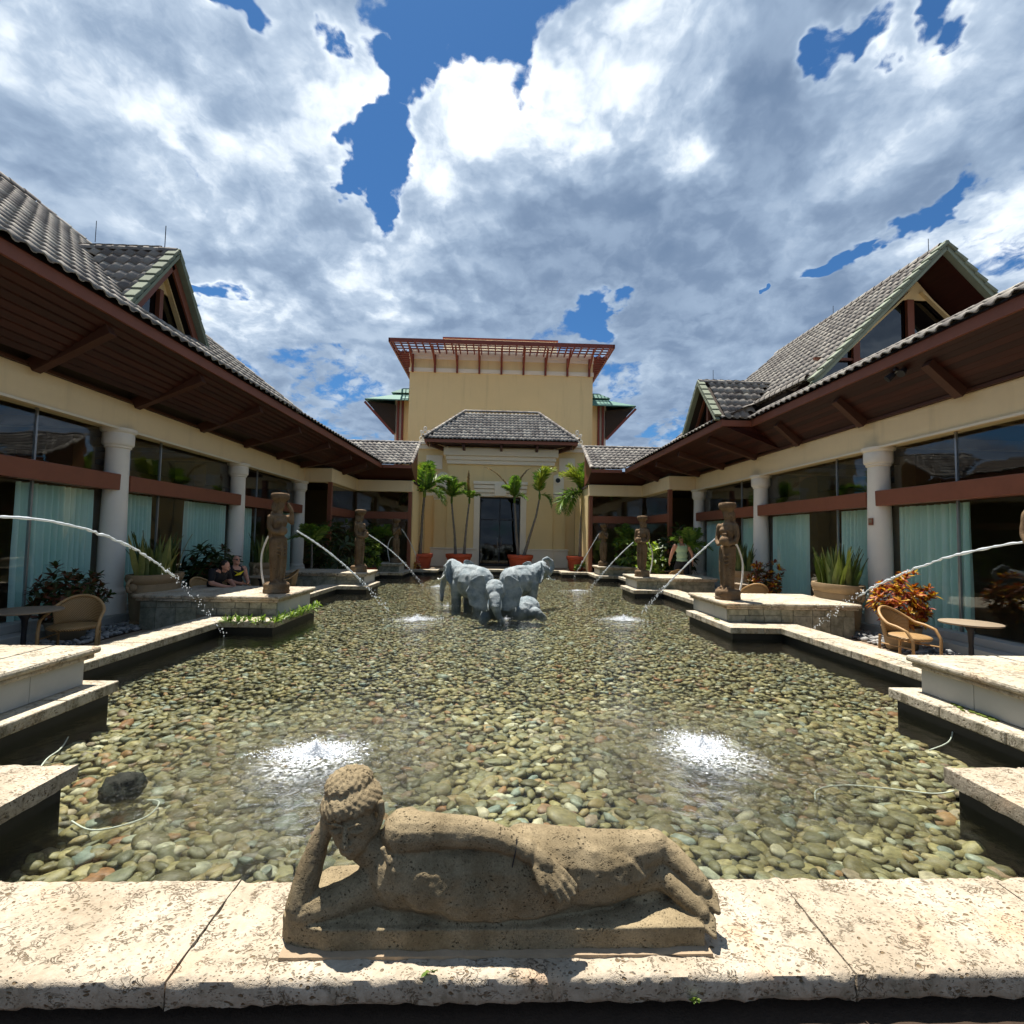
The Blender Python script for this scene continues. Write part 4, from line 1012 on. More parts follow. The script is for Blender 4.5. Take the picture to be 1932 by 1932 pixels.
# ------------------------------------------------------------------ centre: portal and tower
def portal():
    e = empty('entrance_portal', (0, 28.6, 0), 'yellow entrance pavilion with tiled hip roof and dark glass doorway', 'building')
    Y = M['stucco_yellow']; Wt = M['trim_white']
    # centre bay with door opening
    b = MB(); b.box(-3.1, -1.53, 28.5, 31, 0, 5.95); b.box(1.53, 3.1, 28.5, 31, 0, 5.95); b.box(-1.53, 1.53, 28.5, 31, 4.96, 5.95); b.build('wall', Y, e)
    for (a, c) in ((-1.53, -1.19), (1.19, 1.53)): MB().box(a, c, 28.42, 29.3, 0, 4.08).build('door_jamb', Wt, e, bevel=.01)
    for i, (w, z0, z1, y) in enumerate(((1.53, 4.082, 4.28, 28.42), (1.53, 4.30, 4.52, 28.36), (1.55, 4.54, 4.76, 28.30), (1.58, 4.78, 4.955, 28.24))):
        MB().box(-w, w, y, 29.2, z0, z1).build('lintel_band', Wt, e, bevel=.012)
    MB().box(-.35, .35, 28.2, 28.4, 4.1, 4.78).build('keystone', Wt, e, bevel=.02)
    # frieze in three bands
    for w, z0, z1, y in ((3.16, 5.952, 6.18, 28.36), (3.22, 6.185, 6.42, 28.28), (3.34, 6.425, 6.86, 28.16)):
        MB().box(-w, w, y, 31, z0, z1).build('frieze_band', Wt, e, bevel=.015)
    # glass door leaves
    d = MB().box(-1.19, 1.19, 29.0, 29.02, .02, 4.07).build('glass_door', M['door_glass'], e)
    for x in (-1.16, -.01, 1.16): MB().box(x-.03, x+.03, 28.97, 28.995, .02, 4.07).build('door_stile', M['dark_metal'], d)
    for z in (.1, 2.75, 4.03): MB().box(-1.19, 1.19, 28.965, 28.992, z-.035, z+.035).build('door_rail', M['dark_metal'], d)
    for x in (-.12, .1): MB().tube([(x, 28.93, 1.0), (x, 28.93, 1.7)], .015, 6).build('door_handle', M['steel'], d)
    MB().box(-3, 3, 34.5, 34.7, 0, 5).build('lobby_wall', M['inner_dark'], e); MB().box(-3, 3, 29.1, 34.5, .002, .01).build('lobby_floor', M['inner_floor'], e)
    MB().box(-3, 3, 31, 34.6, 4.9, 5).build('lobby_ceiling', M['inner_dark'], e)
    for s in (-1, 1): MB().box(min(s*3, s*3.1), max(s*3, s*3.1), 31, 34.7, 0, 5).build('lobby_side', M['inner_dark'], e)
    for s in (-1, 1):
        def X(a, c): return (min(s*a, s*c), max(s*a, s*c))
        a = X(3.1, 5.05); MB().box(*a, 28.9, 31, 0, 6.86).build('side_wall', Y, e)
        a = X(3.1, 5.3); MB().box(*a, 28.95, 31, 0, 4.1).build('side_wall', Y, e)
        a = X(3.3, 5.1); MB().box(*a, 28.8, 31, 6.862, 7.1).build('cornice', Wt, e, bevel=.02)
        a = X(3.3, 5.2); MB().box(*a, 28.7, 31, 7.105, 7.28).build('cornice', Wt, e, bevel=.02)
        a = X(3.47, 4.42); MB().box(*a, 28.84, 28.95, 5.68, 6.5).build('wall_panel', Wt, e, bevel=.01)
        # pilaster with cap, base plinth
        a = X(3.12, 3.85); p = MB().box(*a, 28.62, 28.95, 1.05, 3.84).build('pilaster', Y, e)
        for w, z0, z1, y in ((.03, 3.842, 3.96, 28.58), (.07, 3.965, 4.1, 28.54), (.12, 4.105, 4.26, 28.48)):
            a = X(3.11, 3.85+w); MB().box(*a, y, 28.96, z0, z1).build('pilaster_cap', Wt, p, bevel=.01)
        a = X(4.0, 5.3); MB().box(*a, 28.88, 28.98, 4.1, 4.25).build('string_course', Wt, e)
        a = X(1.34, 3.1); MB().box(*a, 28.30, 28.6, .0, .98).build('plinth', Wt, e, bevel=.01)
        a = X(3.105, 4.0); MB().box(*a, 28.45, 29, .0, .98).build('plinth', Wt, e, bevel=.01)
        a = X(1.32, 3.12); MB().box(*a, 28.26, 28.6, .983, 1.06).build('plinth_cap', Wt, e, bevel=.01)
        a = X(3.125, 4.04); MB().box(*a, 28.41, 29, .983, 1.06).build('plinth_cap', Wt, e, bevel=.01)
        # arched niche block with round opening
        P = [(s*3.37-.36, 28.55, 4.3), (s*3.37+.36, 28.55, 4.3)]+[(s*3.37+.36*math.cos(t), 28.55, 5.12+.36*math.sin(t)) for t in [math.pi*i/12 for i in range(13)]]
        nb = MB().prism(P, (0, .4, 0)).build('niche_block', Wt, e)
        MB().tube([(s*3.37, 28.545, 5.12), (s*3.37, 28.5, 5.12)], .21, 20).build('ring', Wt, nb); MB().tube([(s*3.37, 28.52, 5.12), (s*3.37, 28.492, 5.12)], .14, 20).build('opening', M['dark_metal'], nb)
        # downpipe
        MB().tube([(s*4.62, 28.85, .05), (s*4.62, 28.85, 4.2)], .06, 8).build('downpipe', M['brown_beam'], e)
        # fleur finial on the cornice
        f = MB()
        for (dx, dz, r) in ((0, .0, .16), (-.2, .02, .12), (.2, .02, .12), (-.13, .25, .1), (.13, .25, .1), (0, .38, .11), (0, .62, .08), (-.22, .42, .06), (.22, .42, .06)):
            f.tube([(s*4.55+dx+r*math.cos(t), 28.95, 7.5+dz+r*math.sin(t)) for t in [i*math.pi/8 for i in range(17)]], .03, 6, False)
        f.box(s*4.55-.32, s*4.55+.32, 28.88, 29.05, 7.28, 7.36); f.build('finial', M['column_white'], e)
    # hip roof
    EX, EY0, EZ, RX, RY, RZ = 4.36, 27.3, 7.22, 2.28, 29.95, 9.42
    Rf = empty('roof', (0, 28.5, 7.3), parent=e); Rf.location = Vector((0, 28.5, 7.3))-wloc(e)
    T = TileSet(); v = Vector((0, RY-EY0, RZ-EZ)); Ls = v.length
    T.plane((-EX, EY0, EZ), (1, 0, 0), v, 2*EX, int(Ls/TL), lo=lambda d: d/Ls*(EX-RX)+.05, hi=lambda d: 2*EX-d/Ls*(EX-RX)-.05)
    for s in (-1, 1):
        vv = Vector((-s*(EX-RX), 0, RZ-EZ)); l2 = vv.length; k = RY-EY0; dp = 2*k+.6
        if s > 0: T.plane((EX, EY0, EZ), (0, 1, 0), vv, dp, int(l2/TL), lo=lambda d: d/l2*k+.05, hi=lambda d: dp-d/l2*k)
        else: T.plane((-EX, EY0+dp, EZ), (0, -1, 0), vv, dp, int(l2/TL), lo=lambda d: d/l2*k, hi=lambda d: dp-d/l2*k-.05)
        ridge_tiles(Rf, (s*EX, EY0, EZ+.06), (s*RX, RY, RZ+.06), .1, .33)
    T.build(Rf); z = -.05
    MB().quad((-EX, EY0, EZ+z), (EX, EY0, EZ+z), (RX, RY, RZ+z), (-RX, RY, RZ+z)).build('roof_deck', M['inner_dark'], Rf)
    for s in (-1, 1): MB().quad((s*EX, EY0, EZ+z), (s*EX, 33.2, EZ+z), (s*RX, 30.55, RZ+z), (s*RX, RY, RZ+z)).build('roof_deck', M['inner_dark'], Rf)
    ridge_tiles(Rf, (-RX, RY, RZ+.05), (RX, RY, RZ+.05), .1, .33)
    b = MB(); b.box(-EX+.03, EX-.03, EY0+.03, EY0+.09, EZ-.22, EZ-.03)
    for s in (-1, 1): b.box(min(s*(EX-.03), s*(EX-.09)), max(s*(EX-.03), s*(EX-.09)), EY0+.1, 33, EZ-.22, EZ-.03)
    b.build('fascia', M['fascia'], e)
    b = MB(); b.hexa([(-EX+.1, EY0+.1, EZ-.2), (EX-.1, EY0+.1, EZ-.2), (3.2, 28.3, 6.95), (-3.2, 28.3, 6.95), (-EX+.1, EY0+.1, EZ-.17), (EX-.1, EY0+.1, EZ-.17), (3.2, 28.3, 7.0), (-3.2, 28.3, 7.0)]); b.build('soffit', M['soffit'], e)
    MB().box(-3.1, 3.1, 28.4, 31, 6.862, 7.15).build('attic_band', Y, e)
    for x in (-2.15, 0, 2.05): MB().bar((x, EY0+.2, EZ-.32), (x, 28.4, 6.75), .14, .2).build('bracket', M['rafter'], e)
    for s in (-1, 1): MB().bar((s*(EX-.35), EY0+.35, EZ-.3), (s*3.3, 28.6, 6.8), .14, .22).build('bracket', M['rafter'], e)
portal()
def tower():
    e = empty('tower_block', (0, 36, 0), 'tall yellow windowless tower behind the portal with red trellis eaves', 'building')
    Y = M['stucco_yellow']; Wt = M['trim_white']
    MB().box(-6.5, 6.45, 34, 48, 0, 14.72).build('wall', Y, e)
    MB().box(-6.55, 6.5, 33.93, 34.05, 13.24, 13.52).build('band', Wt, e); MB().box(-6.53, 6.48, 33.95, 34.05, 14.16, 14.4).build('band', Wt, e)
    MB().box(-6.56, 6.51, 33.92, 48, 14.4, 14.7).build('band', Wt, e)
    for i in range(9):
        x = -6.28+i*1.556
        MB().box(x-.07, x+.07, 33.78, 33.94, 13.2, 14.45).build('bracket', M['trellis'], e)
        MB().bar((x, 33.9, 13.7), (x, 32.2, 14.5), .12, .14).build('strut', M['trellis'], e)
    # pergola eave: edge beams, outriggers, slats
    z = 14.62; X0, X1, Y0 = -7.55, 7.5, 32.0
    tr = empty('trellis', (0, 32, z), parent=e); tr.location = Vector((0, 32, z))-wloc(e)
    MB().box(X0, X1, Y0, Y0+.1, z-.06, z+.2).build('edge_beam', M['trellis'], tr)
    for x in (X0, X1): MB().box(x-.05, x+.05, Y0, 48, z-.06, z+.2).build('edge_beam', M['trellis'], tr)
    for i in range(31):
        x = X0+.2+i*(X1-X0-.4)/30
        MB().box(x-.035, x+.035, Y0+.1, 34, z-.05, z+.1).build('rafter', M['trellis'], tr)
    for j in range(4):
        y = Y0+.3+j*.45; MB().box(X0, X1, y-.03, y+.03, z+.1, z+.17).build('slat', M['trellis'], tr)
    for k in range(36):
        y = 34.1+k*.39
        for x0, x1 in ((X0, -6.5), (6.45, X1)): MB().box(x0, x1, y-.035, y+.035, z-.05, z+.1).build('rafter', M['trellis'], tr)
    for x0 in (X0+.25, X0+.5, X0+.75, X1-.25, X1-.5, X1-.75): MB().box(x0-.03, x0+.03, 34, 48, z+.1, z+.16).build('slat', M['trellis'], tr)
    MB().box(-4.4, 4.1, 36, 46, 14.7, 16.5).build('parapet', Wt, e); MB().box(-4.48, 4.18, 35.9, 46.1, 16.5, 16.6).build('parapet_cap', M['trellis'], e)
    MB().box(-6.5, 6.45, 34, 48, 14.72, 14.9).build('roof', M['trim_white'], e)
    # lower side bays under green roofs
    for s in (-1, 1):
        def X(a, c): return (min(s*a, s*c), max(s*a, s*c))
        a = X(6.5, 7.75); MB().box(*a, 35.5, 48, 0, 11.9).build('side_bay', Wt, e)
        a = X(6.5, 7.1); MB().box(*a, 35.4, 35.5, 0, 11.9).build('bay_panel', Y, e)
        for x in (7.18, 7.5): 
            a = X(x-.07, x+.07); MB().box(*a, 35.3, 35.5, 0, 11.6).build('post', M['trellis'], e)
        g = MB(); y0 = 34.3
        g.hexa([(s*9.65, y0, 11.25), (s*9.65, 48, 11.25), (s*7.3, 48, 11.95), (s*7.3, y0+1, 11.95), (s*9.65, y0, 11.33), (s*9.65, 48, 11.33), (s*7.3, 48, 12.03), (s*7.3, y0+1, 12.03)])
        g.hexa([(s*6.5, y0, 11.25), (s*9.65, y0, 11.25), (s*7.3, y0+1, 11.95), (s*6.5, y0+1, 11.95), (s*6.5, y0, 11.33), (s*9.65, y0, 11.33), (s*7.3, y0+1, 12.03), (s*6.5, y0+1, 12.03)])
        g.build('green_roof', M['green_roof'], e)
        MB().hexa([(s*6.5, y0+.8, 12.05), (s*8.0, y0+.8, 12.05), (s*7.2, y0+1.2, 12.5), (s*6.5, y0+1.2, 12.5), (s*6.5, 48, 12.05), (s*8.0, 48, 12.05), (s*7.2, 48, 12.5), (s*6.5, 48, 12.5)]).build('green_roof', M['green_roof'], e)
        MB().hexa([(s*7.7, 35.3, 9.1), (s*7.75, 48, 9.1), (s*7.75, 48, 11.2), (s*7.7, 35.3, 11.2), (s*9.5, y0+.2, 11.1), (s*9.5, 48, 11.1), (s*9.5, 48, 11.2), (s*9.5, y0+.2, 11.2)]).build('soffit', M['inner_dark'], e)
        for y in (34.5, 37, 40, 43): MB().bar((s*7.6, y, 8.9), (s*9.7, y, 11.15), .12, .16).build('strut', M['trellis'], e)
tower()
# ------------------------------------------------------------------ reclining statue
def reclining():
    e = empty('reclining_statue', (-.2, 2.14, .1), 'weathered lava stone statue of a reclining figure resting its head on one hand', 'statue')
    b = MB()
    # plinth slab cut with the figure, rounded at the head end, splayed towards the feet
    P = [(-1.045, 2.06), (-1.0, 2.0), (-.86, 1.972), (-.2, 1.968), (.35, 1.972), (.625, 1.975), (.64, 2.05), (.56, 2.36), (.2, 2.40), (-.5, 2.38), (-.95, 2.34), (-1.05, 2.2)]
    b.prism([(x, y, .06) for x, y in P], (0, 0, .128))
    b.prism([(.30, 1.985, .15), (.618, 1.985, .15), (.55, 2.32, .15), (.30, 2.32, .15)], (0, 0, .03))
    b.ball((-.62, 2.12, .17), (.40, .14, .05)); b.ball((.42, 2.22, .19), (.16, .12, .06))
    # trunk, lying on its side
    b.ball((-.60, 2.165, .345), (.125, .11, .165), Euler((0, R(8), 0))); b.ball((-.50, 2.155, .315), (.16, .12, .135)); b.ball((-.66, 2.15, .285), (.12, .105, .12))
    b.ball((-.38, 2.15, .285), (.18, .12, .118)); b.ball((-.26, 2.14, .29), (.15, .13, .135)); b.ball((-.12, 2.14, .295), (.20, .14, .165)); b.ball((-.32, 2.10, .235), (.24, .12, .11))
    b.ball((-.42, 2.085, .305), (.25, .115, .135)); b.ball((-.12, 2.085, .30), (.30, .12, .165)); b.ball((.16, 2.105, .31), (.28, .10, .135)); b.ball((-.57, 2.095, .305), (.16, .10, .14)); b.ball((-.26, 2.075, .27), (.3, .11, .13))
    # legs, one on the other, under a thin wrap
    b.chain([((-.08, 2.145, .335), .135), ((.12, 2.14, .338), .122), ((.24, 2.145, .342), .108), ((.38, 2.165, .348), .09), ((.50, 2.19, .36), .064)])
    b.chain([((-.10, 2.12, .23), .11), ((.14, 2.125, .245), .095), ((.28, 2.14, .258), .08), ((.40, 2.155, .266), .069), ((.50, 2.165, .27), .058)])
    b.ball((.02, 2.13, .29), (.24, .125, .15)); b.ball((.30, 2.15, .31), (.2, .085, .095))
    # feet
    b.chain([((.50, 2.205, .365), .058), ((.565, 2.165, .335), .05), ((.635, 2.105, .285), .044), ((.665, 2.08, .262), .036)])
    b.chain([((.50, 2.165, .27), .055), ((.555, 2.12, .245), .048), ((.610, 2.065, .215), .041), ((.638, 2.036, .198), .034)])
    for i in range(5):
        o = (i-2)*.019
        b.cap2((.660+o*.5, 2.085+o*.55, .262+o*.45), .0145, (.712-abs(i)*.005+o*.4, 2.040+o*.6, .228+o*.4), .0125, 8)
        b.cap2((.630+o*.5, 2.040+o*.5, .198+o*.55), .0135, (.680-abs(i)*.005+o*.4, 1.996+o*.5, .170+o*.5), .0115, 8)
    # supporting arm: shoulder, elbow on the slab, forearm up to the cheek
    b.chain([((-.67, 2.12, .275), .08), ((-.80, 2.08, .230), .066), ((-.94, 2.045, .205), .06)]); b.ball((-.965, 2.045, .205), (.062, .055, .05))
    b.chain([((-.975, 2.05, .225), .056), ((-.958, 2.085, .33), .052), ((-.932, 2.115, .43), .041), ((-.915, 2.125, .475), .037)])
    b.ball((-.90, 2.125, .51), (.034, .038, .055)); 
    for k in range(4): b.cap2((-.895+.004*k, 2.105+.018*k, .535), .0125, (-.872+.004*k, 2.10+.02*k, .600), .011, 8)
    # neck and head
    b.chain([((-.66, 2.15, .37), .082), ((-.735, 2.135, .39), .066), ((-.775, 2.13, .43), .062)])
    b.ball((-.795, 2.135, .50), (.100, .105, .118), Euler((0, R(-9), 0))); b.ball((-.785, 2.095, .452), (.068, .066, .07), Euler((0, R(-9), 0))); b.ball((-.782, 2.062, .410), (.026, .022, .02))
    b.ball((-.81, 2.15, .575), (.116, .118, .075), Euler((0, R(-9), 0)))
    # face: brow line running into the nose, lowered lids, lips
    b.chain([((-.803, 2.034, .527), .009), ((-.799, 2.019, .500), .0115), ((-.796, 2.008, .474), .0155)]); b.ball((-.809, 2.022, .470), (.010, .010, .008)); b.ball((-.783, 2.022, .469), (.010, .010, .008))
    for sx in (-1, 1):
        x = -.800+sx*.043
        b.chain([((x-sx*.030, 2.030, .536), .0065), ((x, 2.026, .547), .007), ((x+sx*.034, 2.050, .536), .0055)], 8)
        b.ball((x, 2.040, .515), (.024, .012, .009)); b.tube([(x-sx*.022, 2.030, .512), (x, 2.027, .506), (x+sx*.026, 2.042, .513)], .0035, 5)
    b.ball((-.792, 2.030, .441), (.024, .010, .0065)); b.ball((-.791, 2.034, .428), (.020, .011, .0075))
    # ear
    b.chain([((-.694, 2.12, .56), .016), ((-.680, 2.105, .59), .014), ((-.676, 2.10, .55), .014), ((-.690, 2.105, .50), .015), ((-.702, 2.105, .47), .012)])
    # upper arm resting along the body, hand on the hip
    b.ball((-.580, 2.125, .465), (.10, .095, .09)); b.chain([((-.570, 2.11, .470), .082), ((-.43, 2.085, .490), .064), ((-.29, 2.07, .492), .058), ((-.19, 2.05, .482), .048), ((-.10, 2.03, .458), .040), ((-.07, 2.02, .448), .042)])
    b.ball((-.025, 2.0, .424), (.062, .036, .044), Euler((0, R(30), R(-20))))
    fin = [((.015, 2.002, .415), (.070, 1.990, .380), (.112, 1.984, .338)), ((.008, 1.986, .408), (.062, 1.970, .366), (.102, 1.966, .320)), ((-.004, 1.972, .400), (.044, 1.953, .354), (.078, 1.950, .310)), ((-.018, 1.962, .394), (.020, 1.942, .350), (.046, 1.940, .314)), ((-.042, 1.972, .408), (-.026, 1.944, .374), (-.012, 1.936, .344))]
    for f_ in fin: b.chain([(f_[0], .0175), (f_[1], .0155), (f_[2], .0125)], 8)
    # folds of the wrap, collar, knot
    b.tube([(-.655, 2.035, .455), (-.625, 2.02, .40), (-.63, 2.022, .32), (-.65, 2.035, .24)], .010, 6)
    for k in range(5): b.tube([(-.625+.02*k, 2.035, .425-.006*k), (-.585+.016*k, 2.02, .375), (-.555+.018*k, 2.016, .325)], .0055, 5)
    b.ball((-.552, 2.018, .318), (.020, .013, .018)); b.tube([(-.552, 2.01, .318), (-.51, 2.01, .335), (-.47, 2.015, .352)], .006, 5)
    body = remesh(b, 'figure', M['lava'], .0050, 2, off=(-.2, 2.14, .1), disp=.0022, dscale=38)
    o = link('figure', body, e)
    # hair: rows of tight curls in two tiers
    h = MB(); random.seed(3)
    Mh = Euler((0, R(-9), 0)).to_matrix()
    def dome(c, r, lo, hi, n, rb):
        for i in range(n):
            t = i+.5; ph = math.acos(1-(1-math.cos(R(hi)))*t/n) if lo == 0 else math.acos(math.cos(R(lo))-(math.cos(R(lo))-math.cos(R(hi)))*t/n)
            th = t*2.39996
            d = Mh @ Vector((math.sin(ph)*math.cos(th)*r[0], math.sin(ph)*math.sin(th)*r[1], math.cos(ph)*r[2]))
            h.ball(Vector(c)+d, rb*random.uniform(.85, 1.2), None, 1)
    h.ball((-.812, 2.155, .575), (.112, .115, .074), Euler((0, R(-9), 0))); h.ball((-.83, 2.165, .635), (.088, .092, .056), Euler((0, R(-9), 0)))
    dome((-.812, 2.152, .573), (.115, .118, .078), 30, 98, 150, .0155); dome((-.83, 2.165, .635), (.092, .095, .06), 0, 88, 90, .0145)
    link('hair', remesh(h, 'hair', M['lava'], .005, 1, off=(-.2, 2.14, .1)), e)
    bm_obj(rough_block(-1.01, .645, 1.942, 2.40, .09, .113, .03, .006, 12), 'mortar_bed', M['mortar'], e)
    MB().tube([(-.118, 2.01, .503), (-.122, 1.995, .468), (-.135, 2.0, .40), (-.15, 2.0, .34)], .003, 5).build('crack', M['dark_metal'], e)
reclining()
# ------------------------------------------------------------------ standing statues
def statue_mesh(kind):
    b = MB()
    b.lathe([(.02, 0), (.30, 0), (.31, .04), (.29, .08), (.305, .11), (.30, .17), (.27, .2), (.02, .2)], (0, 0, 0), 20, sx=1, sy=.9)
    # feet and draped legs; the figure faces +x
    for s in (-1, 1):
        b.cap2((.05, s*.085, .22), .05, (.19, s*.10, .215), .035); b.chain([((.02, s*.085, .24), .075), ((.03, s*.095, .55), .10), ((.0, s*.085, .95), .125)])
    b.chain([((-.03, 0, .25), .13), ((-.03, 0, .6), .14), ((-.02, 0, .95), .165)])
    b.tube([(.13, .0, .22), (.14, .01, .5), (.15, .0, .8), (.13, 0, 1.0)], [.03, .035, .04, .03], 8)
    b.ball((0, 0, .98), (.165, .205, .14)); b.ball((0, .02, 1.04), (.16, .19, .06))
    for k in range(3): b.tube([(.02, -.20, .93-.06*k), (.16, -.06, .88-.07*k), (.17, .08, .86-.08*k), (.03, .2, .92-.06*k)], .016, 6)
    b.ball((0, 0, 1.16), (.115, .15, .16)); b.ball((.01, 0, 1.36), (.13, .185, .16)); b.ball((.0, 0, 1.47), (.11, .20, .07))
    for s in (-1, 1): b.ball((.10, s*.075, 1.37), (.065, .065, .06))
    b.chain([((0, 0, 1.48), .07), ((.01, 0, 1.60), .062)])
    b.ball((.02, 0, 1.70), (.105, .09, .125)); b.ball((.06, 0, 1.645), (.06, .055, .05)); b.cap2((.115, 0, 1.70), .012, (.135, 0, 1.665), .016)
    for s in (-1, 1):
        b.cap2((.10, s*.02, 1.735), .012, (.085, s*.07, 1.73), .011); b.ball((.0, s*.095, 1.68), (.03, .018, .045))
    b.ball((.115, 0, 1.63), (.012, .025, .008)); b.ball((-.08, 0, 1.67), (.12, .15, .14)); b.ball((-.13, 0, 1.52), (.07, .14, .13))
    b.lathe([(.02, 1.76), (.12, 1.76), (.14, 1.79), (.19, 1.82), (.205, 1.88), (.19, 1.93), (.02, 1.95)], (0.0, 0, 0), 18)
    if kind == 'jar':           # both arms round a jar at the waist
        for s in (-1, 1):
            b.chain([((0, s*.215, 1.45), .07), ((.0, s*.26, 1.26), .058), ((.05, s*.25, 1.15), .05), ((.17, s*.13, 1.10), .042), ((.235, s*.05, 1.10), .036)])
        b.ball((.20, .06, 1.17), (.12, .12, .10)); b.lathe([(.05, 1.25), (.04, 1.29), (.07, 1.31), (.03, 1.31)], (.2, .06, 0), 12)
    elif kind == 'raised':      # one arm raised to the headdress, the other across the waist
        b.chain([((0, .215, 1.45), .07), ((.03, .30, 1.38), .055), ((.06, .27, 1.58), .046), ((.05, .17, 1.72), .04)])
        b.chain([((0, -.215, 1.45), .07), ((.02, -.25, 1.27), .055), ((.1, -.2, 1.18), .045), ((.2, -.06, 1.16), .036)]); b.ball((.2, -.02, 1.20), (.09, .1, .09)); b.ball((-.1, -.13, 1.2), (.05, .06, .25))
    else:                       # hands together under the chin, holding a pitcher
        for s in (-1, 1): b.chain([((0, s*.21, 1.45), .065), ((.06, s*.23, 1.28), .052), ((.16, s*.12, 1.40), .042), ((.2, s*.05, 1.48), .036)])
        b.ball((.19, 0, 1.50), (.085, .10, .10))
    return remesh(b, 'figure', M['statue_stone'], .0145, 2, disp=.004, dscale=14)
STM = {k: statue_mesh(k) for k in ('jar', 'raised', 'pitcher')}
def hose(e, pts, r=.017):
    pts = [Vector(p) for p in pts]; out = []
    for i in range(len(pts)-1):
        p0 = pts[max(i-1, 0)]; p1 = pts[i]; p2 = pts[i+1]; p3 = pts[min(i+2, len(pts)-1)]
        for t in [k/6 for k in range(6)]: out.append(.5*((2*p1)+(p2-p0)*t+(2*p0-5*p1+4*p2-p3)*t*t+(3*p1-p0-3*p2+p3)*t**3))
    out.append(pts[-1]); return MB().tube(out, r, 7)
def standing(s, k, kind, rz, scale, label, sx=1):
    x = s*4.72; y = [4.55, 10.28, 16.35, 22.25][k]
    e = empty('fountain_statue', (x, y, .482), label, 'statue', 'standing fountain statues on pedestals')
    o = link('figure', STM[kind], e); o.rotation_euler.z = rz; o.scale = (scale*.86, scale*.84*sx, scale)
    if k in (1,) or (k == 2 and s > 0) or (k == 3 and s < 0):
        d = s if k != 3 else -1
        hose(e, [(d*.12, .10, 1.14*scale), (d*.26, .12, 1.08*scale), (d*.38, .12, .75*scale), (d*.36, .1, .38*scale), (d*.26, .08, .02)], .019).build('hose', M['white_paint'], e, smooth=True, local=True)
    return e
standing(-1, 1, 'raised', R(-35), 1.06, 'brown stone statue with raised arm, nearest full statue on the left')
standing(-1, 2, 'jar', R(-20), 1.06, 'mossy brown stone statue holding a jar on the middle left pedestal')
standing(-1, 3, 'pitcher', R(-40), 1.02, 'small brown stone statue on the far left pedestal by the red pots')
standing(1, 1, 'jar', R(180+30), 1.06, 'brown stone statue holding a round jar, nearest full statue on the right')
standing(1, 2, 'jar', R(180+48), 1.05, 'brown stone statue holding a jar before yellow-green bushes', -1)
standing(1, 3, 'pitcher', R(180+52), 1.0, 'small brown stone statue on the far right pedestal by the red pots')
standing(-1, 0, 'jar', R(-30), 1.06, 'stone statue at the extreme left edge of the photo, mostly cut off')
standing(1, 0, 'raised', R(180+30), 1.06, 'stone statue at the extreme right edge of the photo, mostly cut off')
for s in (-1, 1):
    o = [q for q in bpy.data.objects if q.name.startswith('fountain_statue') and abs(q.location.y-4.55) < .01 and q.location.x*s > 0][0]
    o.location.x = s*5.22
# ------------------------------------------------------------------ elephants
def ear_plate(b, c, side, r=.34, tilt=0.):
    """one fan-shaped ear, thin, ribbed and cupped forward; side = +1 left (+y)"""
    n = 13; m = 6; V = []; F = []
    for lay in (0, 1):
        for j in range(m+1):
            for i in range(n):
                a = R(-112+i*190/(n-1)); rr = r*j/m*(.74+.30*math.cos(a+R(14)))*(1+.04*math.sin(i*2.9))
                y = side*(rr*math.cos(a)*.92); z = rr*math.sin(a)*1.05
                x = -.35*(rr**1.4)*math.cos(a)+.012*math.sin(i*2.2)*j/m+(-.035 if lay else 0)+tilt*rr
                V.append((c[0]+x, c[1]+y, c[2]+z))
    k = (m+1)*n
    for lay in (0, 1):
        for j in range(m):
            for i in range(n-1):
                q = (lay*k+j*n+i, lay*k+j*n+i+1, lay*k+(j+1)*n+i+1, lay*k+(j+1)*n+i); F.append(q if lay == 0 else q[::-1])
    for i in range(n-1): F.append((m*n+i, m*n+i+1, k+m*n+i+1, k+m*n+i))
    for j in range(m):
        F.append((j*n, (j+1)*n, k+(j+1)*n, k+j*n)); F.append((j*n+n-1, k+j*n+n-1, k+(j+1)*n+n-1, (j+1)*n+n-1))
    b.add(V, F)
def tusks(e, M4, pts, r):
    for s in (-1, 1):
        b = MB(); b.tube([M4 @ Vector((x, s*y, z)) for x, y, z in pts], [r*(1-.6*i/(len(pts)-1)) for i in range(len(pts))], 8); b.build('tusk', M['tusk'], e, smooth=True, local=True)
